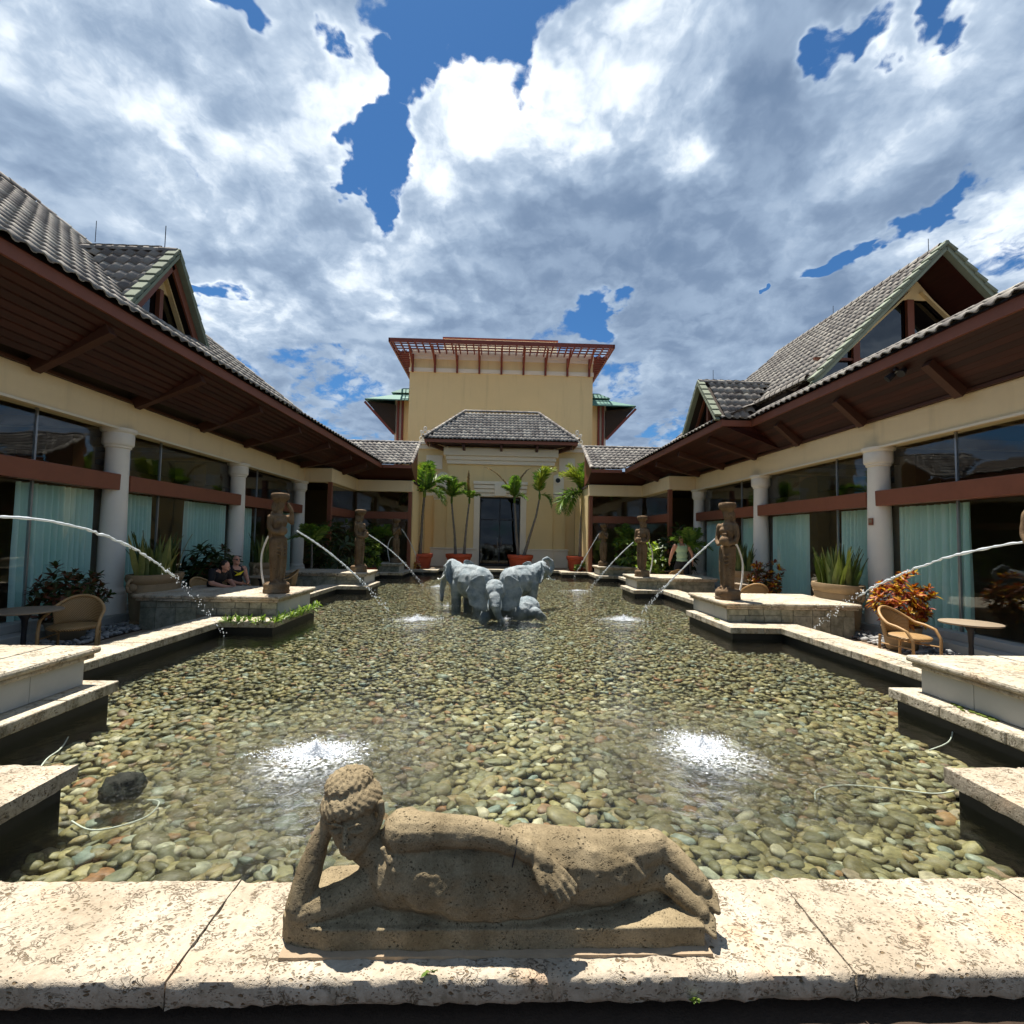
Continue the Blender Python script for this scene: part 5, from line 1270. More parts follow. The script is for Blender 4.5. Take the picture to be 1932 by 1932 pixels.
def elephant_standing(loc, rz, trunk, label, scale=1.):
    e = empty('elephant_statue', loc, label, 'elephant statue', 'bathing elephant statues in the pool', rz); e.scale = (scale,)*3
    b = MB()
    b.ball((0, 0, .60), (.55, .34, .36)); b.ball((.28, 0, .66), (.30, .31, .37)); b.ball((-.36, 0, .62), (.30, .31, .36)); b.ball((.0, 0, .50), (.48, .33, .33)); b.ball((.02, 0, .90), (.45, .14, .12))
    for x, sd in ((.36, 1), (.30, -1), (-.42, 1), (-.36, -1)):
        b.chain([((x, sd*.17, .5), .17), ((x+.01, sd*.17, .2), .125), ((x, sd*.17, -.30), .115)])
    b.chain([((.50, 0, .80), .24), ((.70, 0, .88), .22)]); b.ball((.80, 0, .86), (.20, .19, .22)); b.ball((.76, 0, 1.02), (.15, .15, .11)); b.ball((.86, 0, .72), (.13, .13, .12))
    for s in (-1, 1): b.ball((.93, s*.13, .86), (.03, .025, .02)); b.ball((.88, s*.13, .93), (.06, .04, .03))
    b.chain([((.90, 0, .80), .12)]+trunk)
    b.chain([((-.62, 0, .72), .03), ((-.68, 0, .5), .022), ((-.67, .02, .28), .02), ((-.66, .02, .18), .03)])
    for s in (-1, 1): ear_plate(b, (.64, s*.17, .84), s, .36, -.35)
    link('body', remesh(b, 'elephant_body', M['elephant'], .018, 2, disp=.010, dscale=8), e)
    tusks(e, Matrix.Identity(4), [(.92, .10, .70), (1.02, .125, .60), (1.13, .12, .57), (1.2, .11, .60)], .032)
    return e
elephant_standing((-.84, 13.1, -.13), R(135), [((1.02, 0, .66), .095), ((1.08, .03, .45), .078), ((1.08, .06, .22), .062), ((1.02, .1, .06), .05)], 'grey elephant statue on the left, turned away with trunk hanging in the water', 1.08)
elephant_standing((.50, 13.9, -.12), R(36), [((1.06, 0, .78), .09), ((1.18, 0, .92), .075), ((1.14, 0, 1.10), .062), ((.98, .0, 1.20), .052), ((.84, .02, 1.16), .042)], 'grey elephant statue on the right with trunk curled up over its head', 1.03)
def elephant_lying():
    e = empty('elephant_statue', (-.05, 11.40, -.14), 'grey elephant statue lying in front of the others, facing the camera with ears spread', 'elephant statue', 'bathing elephant statues in the pool')
    b = MB()
    # body stretched to the right and behind, head towards the camera
    b.ball((.25, .42, .16), (.58, .42, .30)); b.ball((.60, .38, .16), (.34, .32, .30)); b.ball((-.12, .34, .22), (.36, .36, .34)); b.ball((.42, .16, .10), (.22, .2, .22))
    b.chain([((.62, .22, .12), .16), ((.86, .10, .06), .11), ((.98, .18, -.04), .09)]); b.chain([((-.32, .1, .1), .16), ((-.42, -.1, -.06), .11)]); b.ball((.78, .12, .10), (.16, .13, .13))
    b.ball((-.18, -.04, .57), (.25, .22, .26)); b.ball((-.18, .0, .73), (.20, .16, .15)); b.ball((-.18, -.10, .42), (.15, .14, .13)); b.chain([((-.18, .12, .48), .22), ((-.1, .3, .35), .24)])
    b.chain([((-.17, -.18, .48), .15), ((-.15, -.28, .30), .12), ((-.11, -.30, .14), .088), ((-.05, -.32, .02), .072), ((.03, -.34, -.04), .055)])
    for k in range(6): b.lathe([(.0, 0), (.142-.007*k, .0), (.145-.007*k, .012), (.0, .024)], (-.17+.006*k, -.20-.022*k, .46-.034*k), 14)
    for s in (-1, 1): b.ball((-.18+s*.15, -.12, .60), (.035, .03, .025)); b.ball((-.18+s*.14, -.10, .66), (.05, .05, .03))
    # ears: fan plates facing the camera
    t = MB()
    for s in (-1, 1): ear_plate(t, (0, s*.0, 0), s, .40, .0)
    Re = Matrix.Translation((-.18, .06, .56)) @ Matrix.Rotation(R(-90), 4, 'Z')
    for s in (-1, 1):
        t = MB(); ear_plate(t, (.12, s*.17, .03), s, .50, .12)
        b.add([Re @ Vector(v) for v in t.v], t.f)
    link('body', remesh(b, 'elephant_body', M['elephant'], .014, 2, disp=.008, dscale=9), e)
    T4 = Matrix.Translation((-.17, -.14, .40)) @ Matrix.Rotation(R(-90), 4, 'Z')
    tusks(e, T4, [(.0, .11, .05), (.07, .14, -.04), (.12, .145, -.13), (.15, .13, -.2)], .034)
elephant_lying()
# ------------------------------------------------------------------ potted palms by the portal
def frond_mesh(name, L, droop, lift, mat, n=26, w=.46, fluffy=1., seed=0, dead=False):
    """arching rachis with leaflets standing all round it"""
    rd = random.Random(seed); b = MB(); pts = []
    for i in range(n+1):
        t = i/n; pts.append(Vector((L*t*(1-.22*droop*t), 0, lift*L*t-droop*L*t*t)))
    b.tube(pts[::3]+[pts[-1]], [.016*(1-.8*i/len(pts[::3])) for i in range(len(pts[::3])+1)], 5)
    for i in range(2, n+1):
        t = i/n; p = pts[i]; d = (pts[i]-pts[i-1]).normalized(); up = Vector((0, 1, 0)).cross(d)*-1
        ln = w*(math.sin(math.pi*min(1, t*.9+.12))**.6)*(1 if not dead else .5)
        for k in range(4 if fluffy else 2):
            a = (R(25)+R(130)*(k % 2)) if k < 2 else (R(-15)+R(210)*(k % 2))
            a += rd.gauss(0, .22); out = (Vector((0, 1, 0))*math.cos(a)+up*math.sin(a)*.8)
            tip = p+(out+d*.65).normalized()*ln*rd.uniform(.8, 1.1)+Vector((0, 0, -.12*ln))
            md = p.lerp(tip, .5)+Vector((0, 0, .05*ln)); sd = d*.034+Vector((0, 0, .01))
            k0 = len(b.v); b.v += [tuple(p), tuple(md-sd), tuple(tip), tuple(md+sd)]; b.f.append((k0, k0+1, k0+2, k0+3))
    me = bpy.data.meshes.new(name); me.from_pydata(b.v, [], b.f); me.materials.append(mat); return me
FR = [frond_mesh('frond', 1.25, .62, .75, M['palm'], seed=1), frond_mesh('frond', 1.1, .35, .95, M['palm'], seed=2), frond_mesh('frond', 1.3, .95, .6, M['palm'], seed=3)]
FY = [frond_mesh('frond', 1.2, .55, .85, M['palm_yellow'], seed=4), frond_mesh('frond', 1.35, .9, .7, M['palm_yellow'], seed=5)]
FD = [frond_mesh('frond', 1.0, .5, .9, M['palm_dry'], seed=6, fluffy=0, w=.14, dead=True)]
def pot(x, y, z, r, h, label):
    e = empty('plant_pot', (x, y, z), label, 'pot', 'red terracotta pots in front of the portal')
    MB().lathe([(.0, 0), (r*.72, 0), (r*.78, .02), (r*.9, h*.70), (r*.93, h*.72), (r*.94, h*.76), (r*.99, h*.80), (r, h*.97), (r*.985, h), (r*.93, h), (r*.9, h*.9), (.0, h*.88)], (0, 0, 0), 30, cap=False).build('body', M['terracotta'], e, smooth=True, local=True)
    smooth_angle(e.children[0].data, 40)
    MB().lathe([(.0, h*.9), (r*.9, h*.9), (r*.88, h*.885), (0, h*.885)], (0, 0, 0), 20, cap=False).build('soil', M['soil'], e, local=True)
    return e
pot(-4.22, 26.0, .0, .70, .78, 'red terracotta pot with one big palm, leftmost of the four')
pot(-2.2, 26.6, .0, .72, .78, 'red terracotta pot with two thin palms left of the doorway')
pot(1.14, 26.6, .0, .70, .78, 'red terracotta pot with two leaning palms right of the doorway')
pot(4.24, 25.7, .0, .72, .80, 'red terracotta pot with one big palm, rightmost of the four')
def palm(base, pts, rads, fronds, label):
    e = empty('palm', base, label, 'palm tree', 'palms in the red terracotta pots'); B = Vector(base)
    P = [Vector(p) for p in pts]; path = []; rr = []
    for i in range(len(P)-1):
        for k in range(8):
            t = k/8; path.append(P[i].lerp(P[i+1], t)); rr.append(rads[i]+(rads[i+1]-rads[i])*t+.008*math.sin((i*8+k)*2.4))
    path.append(P[-1]); rr.append(rads[-1])
    MB().tube(path, [q*.74 for q in rr], 10).build('trunk', M['bark'], e, smooth=True)
    top = P[-1]
    MB().tube([top-Vector((0, 0, .1)), top+Vector((0, 0, .12)), top+Vector((0, 0, .4))], [rads[-1]*.9, rads[-1]*1.15, .02], 8).build('crownshaft', M['palm'], e, smooth=True)
    for me, az, el, sc in fronds:
        o = link('frond', me, e, loc=top-B+Vector((0, 0, .18)))
        o.rotation_euler = (0, -R(el), R(az)); o.scale = (sc*1.28,)*3
    return e
palm((-4.2, 26.0, .7), [(-4.2, 26.0, .7), (-4.15, 26, 2.0), (-4.12, 26.0, 3.0), (-4.05, 26, 3.85)], [.13, .10, .09, .08],
     [(FR[0], 185, 10, 1.15), (FR[2], 165, -5, 1.15), (FR[0], 20, 20, 1.2), (FY[0], 110, 55, 1.15), (FR[1], 60, 45, 1.15), (FR[2], 230, 0, 1.1), (FR[2], 345, -8, 1.0), (FR[1], 290, 35, 1.0), (FR[0], 140, 30, 1.1)], 'big green palm in the leftmost red pot')
palm((-2.38, 26.6, .7), [(-2.38, 26.6, .7), (-2.45, 26.6, 1.8), (-2.6, 26.6, 3.0), (-2.66, 26.6, 3.6)], [.12, .085, .07, .06],
     [(FR[0], 15, 40, .85), (FR[2], 350, 25, .85), (FR[1], 160, 60, .7), (FY[0], 175, 20, .75), (FR[1], 80, 50, .8), (FD[0], 195, 45, 1.2)], 'thin palm leaning left in the pot left of the doorway')
palm((-1.92, 26.62, .7), [(-1.92, 26.62, .7), (-1.86, 26.6, 1.9), (-1.76, 26.6, 3.0), (-1.70, 26.6, 3.6)], [.12, .085, .07, .055],
     [(FD[0], 80, 75, 1.25), (FD[0], 200, 60, .7), (FR[1], 30, 70, .55), (FR[0], 290, 20, .5), (FR[0], 20, 10, .5)], 'thin palm with a dry upright spear left of the doorway')
palm((1.02, 26.6, .7), [(1.02, 26.6, .7), (.9, 26.6, 1.9), (.82, 26.6, 3.1), (.76, 26.6, 3.7)], [.13, .09, .075, .06],
     [(FR[1], 100, 60, .8), (FR[1], 20, 50, .8), (FR[0], 200, 30, .7), (FD[0], 30, 35, 1.6), (FD[0], 180, 20, 1.9), (FR[2], 330, 10, .6), (FR[1], 250, 50, .6)], 'thin palm with long dry fronds right of the doorway')
palm((1.32, 26.58, .7), [(1.32, 26.58, .7), (1.6, 26.55, 1.7), (1.95, 26.5, 2.9), (2.12, 26.45, 3.9)], [.14, .10, .08, .06],
     [(FY[1], 15, 70, 1.25), (FR[0], 40, 62, 1.15), (FY[0], 340, 58, 1.1), (FR[2], 350, -25, .7)], 'strongly leaning palm in the pot right of the doorway')
palm((4.25, 25.7, .7), [(4.25, 25.7, .7), (4.26, 25.7, 2.0), (4.32, 25.7, 3.1), (4.40, 25.7, 3.95)], [.15, .12, .10, .08],
     [(FY[0], 165, 40, 1.25), (FY[1], 185, 48, 1.2), (FR[0], 25, 25, 1.1), (FR[1], 60, 50, 1.1), (FR[2], 345, 10, 1.1), (FR[0], 120, 45, 1.0), (FR[2], 200, -15, 1.35), (FR[2], 212, -25, 1.2), (FR[1], 300, 30, 1.0), (FD[0], 20, 5, 1.3)], 'big palm in the rightmost red pot with fronds drooping left')
# ------------------------------------------------------------------ leafy plants
def leaf(b, base, d, up, L, w, curl=.3):
    d = Vector(d).normalized(); s = d.cross(Vector(up)).normalized(); n = s.cross(d)
    k = len(b.v); P = []
    for t, ww in ((0, .25), (.35, 1.), (.7, .8), (1, .02)):
        c = Vector(base)+d*(L*t)-Vector((0, 0, 1))*(curl*L*t*t); P += [c-s*w*ww, c+n*w*.35*ww*-1, c+s*w*ww]
    b.v += [tuple(p) for p in P]
    for i in range(3):
        for j in range(2): b.f.append((k+i*3+j, k+i*3+j+1, k+(i+1)*3+j+1, k+(i+1)*3+j))
def rosette_mesh(mat, n, L, w, seed, spread=(15, 80), curl=.35):
    rd = random.Random(seed); b = MB()
    for i in range(n):
        az = i*2.4+rd.uniform(-.3, .3); el = R(rd.uniform(*spread)); d = (math.cos(az)*math.cos(el), math.sin(az)*math.cos(el), math.sin(el))
        leaf(b, (0, 0, rd.uniform(-.05, .05)), d, (0, 0, 1), L*rd.uniform(.7, 1.15), w*rd.uniform(.8, 1.2), curl*rd.uniform(.5, 1.3))
    me = bpy.data.meshes.new('leaf_cluster'); me.from_pydata(b.v, [], b.f); me.materials.append(mat)
    for p in me.polygons: p.use_smooth = True
    return me
def bush(name, loc, rx, rz, n, meshes, label, cat, group, potmat=None, potr=.25, poth=.35, stem='bark'):
    e = empty(name, loc, label, cat, group)
    z0 = poth if potmat else 0
    if potmat:
        MB().lathe([(0, 0), (potr*.75, 0), (potr, poth*.9), (potr*1.05, poth), (potr*.95, poth), (potr*.9, poth*.9), (0, poth*.88)], (0, 0, 0), 20, cap=False).build('pot', M[potmat], e, smooth=True, local=True)
    b = MB()
    for i in range(5):
        a = i*1.26; b.tube([(0, 0, z0*.9), (rx*.3*math.cos(a), rx*.3*math.sin(a), z0+rz*.6), (rx*.55*math.cos(a), rx*.55*math.sin(a), z0+rz*1.3)], [.015, .012, .006], 5)
    b.build('stem', M[stem], e, local=True)
    for i in range(n):
        t = (i+.5)/n; ph = math.acos(1-1.75*t); th = i*2.39996+random.uniform(-.3, .3); q = random.choice((random.uniform(.55, 1.0), random.uniform(.85, 1.18)))
        p = Vector((rx*math.sin(ph)*math.cos(th), rx*math.sin(ph)*math.sin(th), z0+rz*(.95+math.cos(ph))))*1.0
        p = Vector((p.x*q, p.y*q, z0+(p.z-z0)*q))
        o = link('leaf_cluster', random.choice(meshes), e, loc=p); nrm = Vector((p.x, p.y, (p.z-z0-rz*.5)*1.0)).normalized()
        o.rotation_euler = Vector((nrm.x, nrm.y, nrm.z+.5)).to_track_quat('Z', 'Y').to_euler(); o.rotation_euler.rotate_axis('Z', random.uniform(0, 6.28)); s = random.uniform(.8, 1.2); o.scale = (s, s, s)
    return e
CR = [rosette_mesh(M['croton'], 15, .155, .024, k, (5, 70)) for k in range(4)]
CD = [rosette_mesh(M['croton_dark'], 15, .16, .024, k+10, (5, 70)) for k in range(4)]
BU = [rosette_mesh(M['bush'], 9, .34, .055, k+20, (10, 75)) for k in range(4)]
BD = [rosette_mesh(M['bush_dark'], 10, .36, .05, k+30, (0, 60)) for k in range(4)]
G1 = 'croton plants on the terrace'
bush('croton_plant', (7.15, 8.7, -.18), .38, .44, 84, CR, 'sunlit orange and red croton beside the right rattan chair', 'plant', G1, 'plaster_grout', .3, .42)
bush('croton_plant', (7.1, 13.1, -.18), .40, .48, 70, CR[:3]+CD[:2], 'dark red croton behind the nearest right pedestal', 'plant', G1, 'plaster_grout', .28, .35)
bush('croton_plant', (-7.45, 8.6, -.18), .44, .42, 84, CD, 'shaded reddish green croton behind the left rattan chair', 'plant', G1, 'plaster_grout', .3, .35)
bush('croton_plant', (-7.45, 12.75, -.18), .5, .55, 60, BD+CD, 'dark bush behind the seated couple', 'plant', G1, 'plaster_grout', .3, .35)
bush('croton_plant', (-4.35, 25.0, .0), .38, .16, 16, CR, 'low yellow and red croton beside the leftmost red pot', 'plant', G1)
bush('croton_plant', (4.2, 24.75, .0), .34, .20, 14, FYL if False else [CR[1], BU[0]], 'low yellow-green croton in front of the rightmost red pot', 'plant', G1)
G2 = 'green bushes near the far pedestals'
bush('leafy_bush', (6.05, 22.3, -.2), .62, .75, 46, BU, 'bright yellow-green bush behind the farthest right statue', 'bush', G2, 'urn', .4, .5)
bush('leafy_bush', (6.0, 19.2, -.2), .55, .62, 40, BU, 'bright yellow-green bush behind the right jar statue', 'bush', G2, 'urn', .4, .5)
bush('leafy_bush', (-5.75, 21.6, -.2), .5, .6, 36, BU, 'yellow-green bush behind the middle left statue', 'bush', G2, 'terracotta', .4, .5)
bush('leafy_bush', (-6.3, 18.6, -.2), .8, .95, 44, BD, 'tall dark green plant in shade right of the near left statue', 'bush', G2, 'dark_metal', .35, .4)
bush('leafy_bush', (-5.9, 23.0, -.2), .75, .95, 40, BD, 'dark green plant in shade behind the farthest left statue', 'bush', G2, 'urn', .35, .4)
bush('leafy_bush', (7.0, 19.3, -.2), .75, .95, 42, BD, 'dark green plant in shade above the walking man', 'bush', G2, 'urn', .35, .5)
def palmlet(x, y, h, n, label):
    e = empty('parlour_palm', (x, y, -.2), label, 'plant', 'small palms in shade under the far eaves')
    MB().tube([(0, 0, 0), (.03, 0, h*.5), (.0, .02, h)], [.05, .04, .03], 7).build('trunk', M['bark'], e, local=True)
    for i in range(n):
        o = link('frond', random.choice(FR), e, loc=(0, 0, h)); o.rotation_euler = (0, -R(random.uniform(0, 50)), i*2.4); o.scale = (.75,)*3
palmlet(-6.75, 17.6, 1.55, 9, 'small dark palm in shade between the left statues')
palmlet(6.95, 17.9, 1.6, 9, 'small dark palm in shade left of the near right statue')
palmlet(6.0, 23.0, 1.8, 8, 'small palm behind the farthest right bush')
palmlet(-5.6, 22.8, 1.7, 8, 'small palm behind the farthest left statue')
# ------------------------------------------------------------------ snake plants in stone urns
def blade_mesh(L, lean, seed):
    rd = random.Random(seed); V = []; F = []; w = .046
    for i in range(7):
        t = i/6; ww = w*(.75+.5*math.sin(math.pi*min(1, t*1.1)))*(1-t**3.5)+.001; x = lean*L*t*t; a = t*rd.uniform(.3, .9)
        V += [(x-ww*math.cos(a)*0+.012*0, -ww*math.cos(a), L*t), (x+.012, 0, L*t), (x, ww*math.cos(a), L*t)]
    for i in range(6):
        for j in range(2): F.append((i*3+j, i*3+j+1, (i+1)*3+j+1, (i+1)*3+j))
    return np_mesh('leaf_blade', np.array(V), np.array(F), M['snake'])
BL = [blade_mesh(.95, l, i) for i, l in enumerate((.02, .05, .10, .20, .04, .14))]
def snake_urn(x, y, label, ly=.72, h=1.0, nb=60):
    e = empty('snake_plant', (x, y, -.18), label, 'plant', 'snake plants in carved stone urns')
    u = MB().lathe([(0, 0), (.36, 0), (.385, .05), (.36, .09), (.385, .3), (.405, .55), (.42, .78), (.405, .81), (.45, .86), (.47, .93), (.46, h), (.40, h), (.38, h-.08), (0, h-.1)], (0, 0, 0), 28, cap=False, sx=.82, sy=1.5*ly/.72).build('urn', M['urn'], e, smooth=True, local=True); smooth_angle(u.data, 40)
    sg = -1 if x > 0 else 1
    for sy in (-1, 1):
        b = MB(); b.tube([(0, sy*.70*ly/.72+sy*.10*math.cos(t), .80+.12*math.sin(t)) for t in [i*math.pi/6 for i in range(13)]], .03, 7); b.ball((0, sy*.66*ly/.72, .76), (.09, .07, .09), None, 2); b.build('handle', M['urn'], u, smooth=True, local=True)
    for k in range(9):
        a = math.pi*(k/8)-math.pi/2
        MB().ball((sg*.36*math.cos(a)*.82, .42*math.sin(a)*1.5, .62), (.05, .07, .06), None, 2).build('relief', M['urn'], u, smooth=True, local=True)
    for i in range(nb):
        a = i*2.4; r = math.sqrt((i+.5)/nb); o = link('leaf_blade', BL[min(5, int(r*3)+(i % 3))], e, loc=(.26*r*math.cos(a), .5*ly/.72*r*math.sin(a), h-.1))
        o.rotation_euler = (random.gauss(0, .1), random.gauss(.0, .07)+.05*r, math.atan2(math.sin(a)*1.6, math.cos(a))+random.gauss(0, .5)); s = random.uniform(.62, 1.05); o.scale = (1.0, 1.0, s)
    return e
snake_urn(-7.3, 10.5, 'snake plant in a wide carved urn left of the seated couple')
snake_urn(7.4, 10.7, 'sunlit snake plant in a carved urn by the nearest right column')
snake_urn(-7.3, 15.3, 'snake plant in an urn behind the near left statue', .6)
snake_urn(7.4, 15.0, 'snake plant in an urn behind the near right statue', .6)
# ------------------------------------------------------------------ small growth on the stone
def aquatic():
    e = empty('water_plants', (-4.6, 9.6, .0), 'fringe of green water plants on the ledge under the near left statue', 'plant')
    A = [rosette_mesh(M['aquatic'], 8, .24, .018, k+60, (25, 85), .5) for k in range(4)]
    spots = [(-5.1+.062*i+random.gauss(0, .03), 9.06+random.uniform(-.02, .08)) for i in range(15)]+[(-4.18+random.uniform(-.05, .04), 9.1+.068*i) for i in range(32)]
    for x, y in spots:
        o = link('leaf_cluster', random.choice(A), e, loc=(x+4.6, y-9.6, .08)); o.rotation_euler = (random.gauss(0, .3), random.gauss(.1, .3), random.uniform(0, 6.3)); s = random.uniform(.55, 1.15); o.scale = (s, s, s)
aquatic()
def moss(x, y, n, L, label):
    e = empty('moss_patch', (x, y, .1), label, 'moss'); b = MB()
    for i in range(n): b.ball((random.gauss(0, .02), random.uniform(-L, L), .004), (random.uniform(.012, .03), random.uniform(.015, .04), .012), None, 1)
    b.build('tuft', M['moss'], e, smooth=True, local=True, kind='stuff')
moss(4.42, 4.66, 26, .22, 'yellow-green moss on the nearest right pedestal ledge')
moss(4.36, 10.0, 16, .12, 'green moss on the ledge below the near right statue')
def weed(x, y, z, label):
    e = empty('weed', (x, y, z), label, 'plant'); b = MB()
    for i in range(9): leaf(b, (random.gauss(0, .006), 0, 0), (random.gauss(0, .5), -.5, random.uniform(.2, 1)), (0, 0, 1), .035, .008)
    b.build('leaves', M['aquatic'], e, local=True, kind='stuff')
weed(.53, 1.862, .02, 'tiny green weed growing from the front face of the coping')
weed(-.43, 1.885, .105, 'small dark weed at the front foot of the reclining statue')
# ------------------------------------------------------------------ furniture
def chair(loc, rz, label):
    e = empty('rattan_chair', loc, label, 'chair', 'rattan armchairs on the terrace', rz)   # faces -y
    n = 15; V = []; F = []
    def rim(t):  # t 0..1 from left front over the back to right front
        a = math.pi*(1-t); x = .31*math.cos(a)*1.0; y = .30*math.sin(a)*1.0-.02; z = .62+.24*math.sin(a)**1.3
        return Vector((x, y, z))
    lean = lambda p: Vector((p.x*1.06, p.y*1.1+.04, p.z))
    R0 = [lean(rim(i/24)) for i in range(25)]
    front = [Vector((-.33, -.30, .0)), Vector((-.335, -.30, .42)), Vector((-.345, -.22, .56)), Vector((-.34, -.08, .61))]
    path = front+R0[1:-1]+[Vector((-p.x, p.y, p.z)) for p in front[::-1]]
    sm = []
    for i in range(len(path)-1):
        for k in range(3): sm.append(path[i].lerp(path[i+1], k/3))
    sm.append(path[-1])
    MB().tube(sm, .022, 8).build('frame', M['cane'], e, smooth=True, local=True)
    k = 0
    for j in range(6):      # woven back
        for i in range(n+1):
            t = .12+.76*i/n; top = lean(rim(t)); bot = Vector((top.x*.86, top.y*.78-.0, .43)); V.append(tuple(bot.lerp(top, j/5)))
    for j in range(5):
        for i in range(n): F.append((j*(n+1)+i, j*(n+1)+i+1, (j+1)*(n+1)+i+1, (j+1)*(n+1)+i))
    o = link('backrest', np_mesh('backrest', np.array(V), np.array(F), M['rattan']), e); sl_ = o.modifiers.new('t', 'SOLIDIFY'); sl_.thickness = .012
    MB().lathe([(0, .40), (.29, .40), (.31, .42), (.31, .445), (.28, .46), (0, .46)], (0, -.03, 0), 24, cap=False, sx=1.02, sy=.98).build('seat', M['rattan'], e, smooth=True, local=True)
    for sx in (-1, 1):
        MB().tube([(sx*.25, .26, .0), (sx*.25, .24, .43)], .02, 7).build('leg', M['cane'], e, local=True)
        MB().tube([(sx*.33, -.28, .30), (sx*.25, .25, .30)], .012, 6).build('stretcher', M['cane'], e, local=True)
    return e
def table(loc, r, label, h=.74):
    e = empty('bistro_table', loc, label, 'table', 'round terrace tables')
    MB().lathe([(0, h-.03), (r*.97, h-.03), (r, h-.02), (r, h-.005), (r*.98, h), (0, h)], (0, 0, 0), 32, cap=False).build('table_top', M['table_top'], e, smooth=True, local=True); smooth_angle(e.children[0].data, 40)
    MB().lathe([(.03, .04), (.035, .2), (.03, .4), (.04, .6), (.1, h-.031)], (0, 0, 0), 14).build('stem', M['dark_metal'], e, smooth=True, local=True)
    b = MB()
    for k in range(4): b.bar((0, 0, .05), (.26*math.cos(k*1.57+.7), .26*math.sin(k*1.57+.7), .02), .05, .03)
    b.build('foot', M['dark_metal'], e, local=True)
    return e
chair((6.42, 7.75, -.2), R(18), 'rattan armchair in sun beside the nearest right pedestal')
chair((-6.62, 7.75, -.2), R(26), 'rattan armchair in shade beside the nearest left pedestal')
table((7.05, 7.3, -.2), .38, 'round table in sun beside the right rattan armchair')
table((-6.95, 7.3, -.2), .42, 'round table in shade in front of the left rattan armchair')
table((-6.5, 13.4, -.2), .40, 'round table in front of the seated couple')
table((6.55, 19.0, -.2), .42, 'round table in front of the walking man')
table((6.9, 13.5, -.2), .40, 'round table behind the near right statue')
for (x, y, rz, l) in ((6.4, 12.4, 170, 'rattan chair back right of the near right statue'), (6.6, 20.0, 20, 'rattan chair back left of the walking man'), (6.55, 18.0, 170, 'rattan chair back just left of the walking man, nearer one'),
                  (-6.45, 18.5, 0, 'rattan chair back between the two left statues'), (-6.2, 14.2, -60, 'rattan chair behind the near left statue')):
    chair((x, y, -.2), R(rz), l)
# ------------------------------------------------------------------ people
def person_walking():
    x, y = 6.62, 17.75; sc = 1.18
    e = empty('person', (x, y, -.2), 'man in pale green tank top and black shorts walking away behind the right pedestals', 'person'); e.scale = (sc,)*3
    b = MB()       # faces +y; leaning a little forward
    for s, st in ((-1, .22), (1, -.16)):
        b.chain([((s*.10, 0, .92), .10), ((s*.11, .05+st*.5, .50), .065), ((s*.11, st, .10), .045)]); b.cap2((s*.11, st-.03, .05), .04, (s*.12, st+.16, .035), .03)
    b.ball((0, 0, .98), (.18, .13, .14)); b.ball((0, .01, 1.15), (.175, .12, .17)); b.ball((0, .03, 1.34), (.20, .125, .17)); b.ball((0, .035, 1.45), (.21, .09, .07))
    b.chain([((0, .05, 1.48), .065), ((0, .07, 1.56), .058)]); b.ball((0, .09, 1.655), (.078, .098, .115)); b.ball((0, .17, 1.64), (.02, .03, .03))
    for s in (-1, 1):
        b.ball((s*.08, .09, 1.65), (.012, .022, .032)); sw = .08*s
        b.chain([((s*.215, .03, 1.45), .066), ((s*.29, .01-sw, 1.20), .05), ((s*.32, .08-sw*1.4, .97), .036)])
        b.ball((s*.325, .10-sw*1.4, .92), (.022, .04, .05))
        for f in range(4): b.chain([((s*.327, .075-sw*1.4+.018*f, .88), .0095), ((s*.325, .08-sw*1.4+.018*f, .845), .009), ((s*.318, .085-sw*1.4+.017*f, .82+.004*abs(f-1.5)), .008)], 6)
        b.chain([((s*.315, .06-sw*1.4, .91), .011), ((s*.300, .05-sw*1.4, .87), .010)], 6)
    link('body', remesh(b, 'person_body', M['skin'], .011, 3), e)
    c = MB(); c.ball((0, 0, 1.0), (.19, .14, .10)); c.ball((0, .01, 1.15), (.186, .131, .175)); c.ball((0, .03, 1.34), (.205, .135, .165)); c.ball((0, .03, 1.42), (.15, .11, .07))
    for s in (-1, 1): c.chain([((s*.11, -.02, 1.42), .055), ((s*.10, .04, 1.50), .04)])
    link('tank_top', remesh(c, 'tank_top', M['tank_green'], .012, 3), e)
    c = MB(); c.ball((0, 0, .95), (.19, .14, .14))
    for s, st in ((-1, .22), (1, -.16)): c.chain([((s*.10, 0, .90), .118), ((s*.115, .03+st*.45, .56), .10)])
    link('shorts', remesh(c, 'shorts', M['shorts'], .012, 3), e)
person_walking()
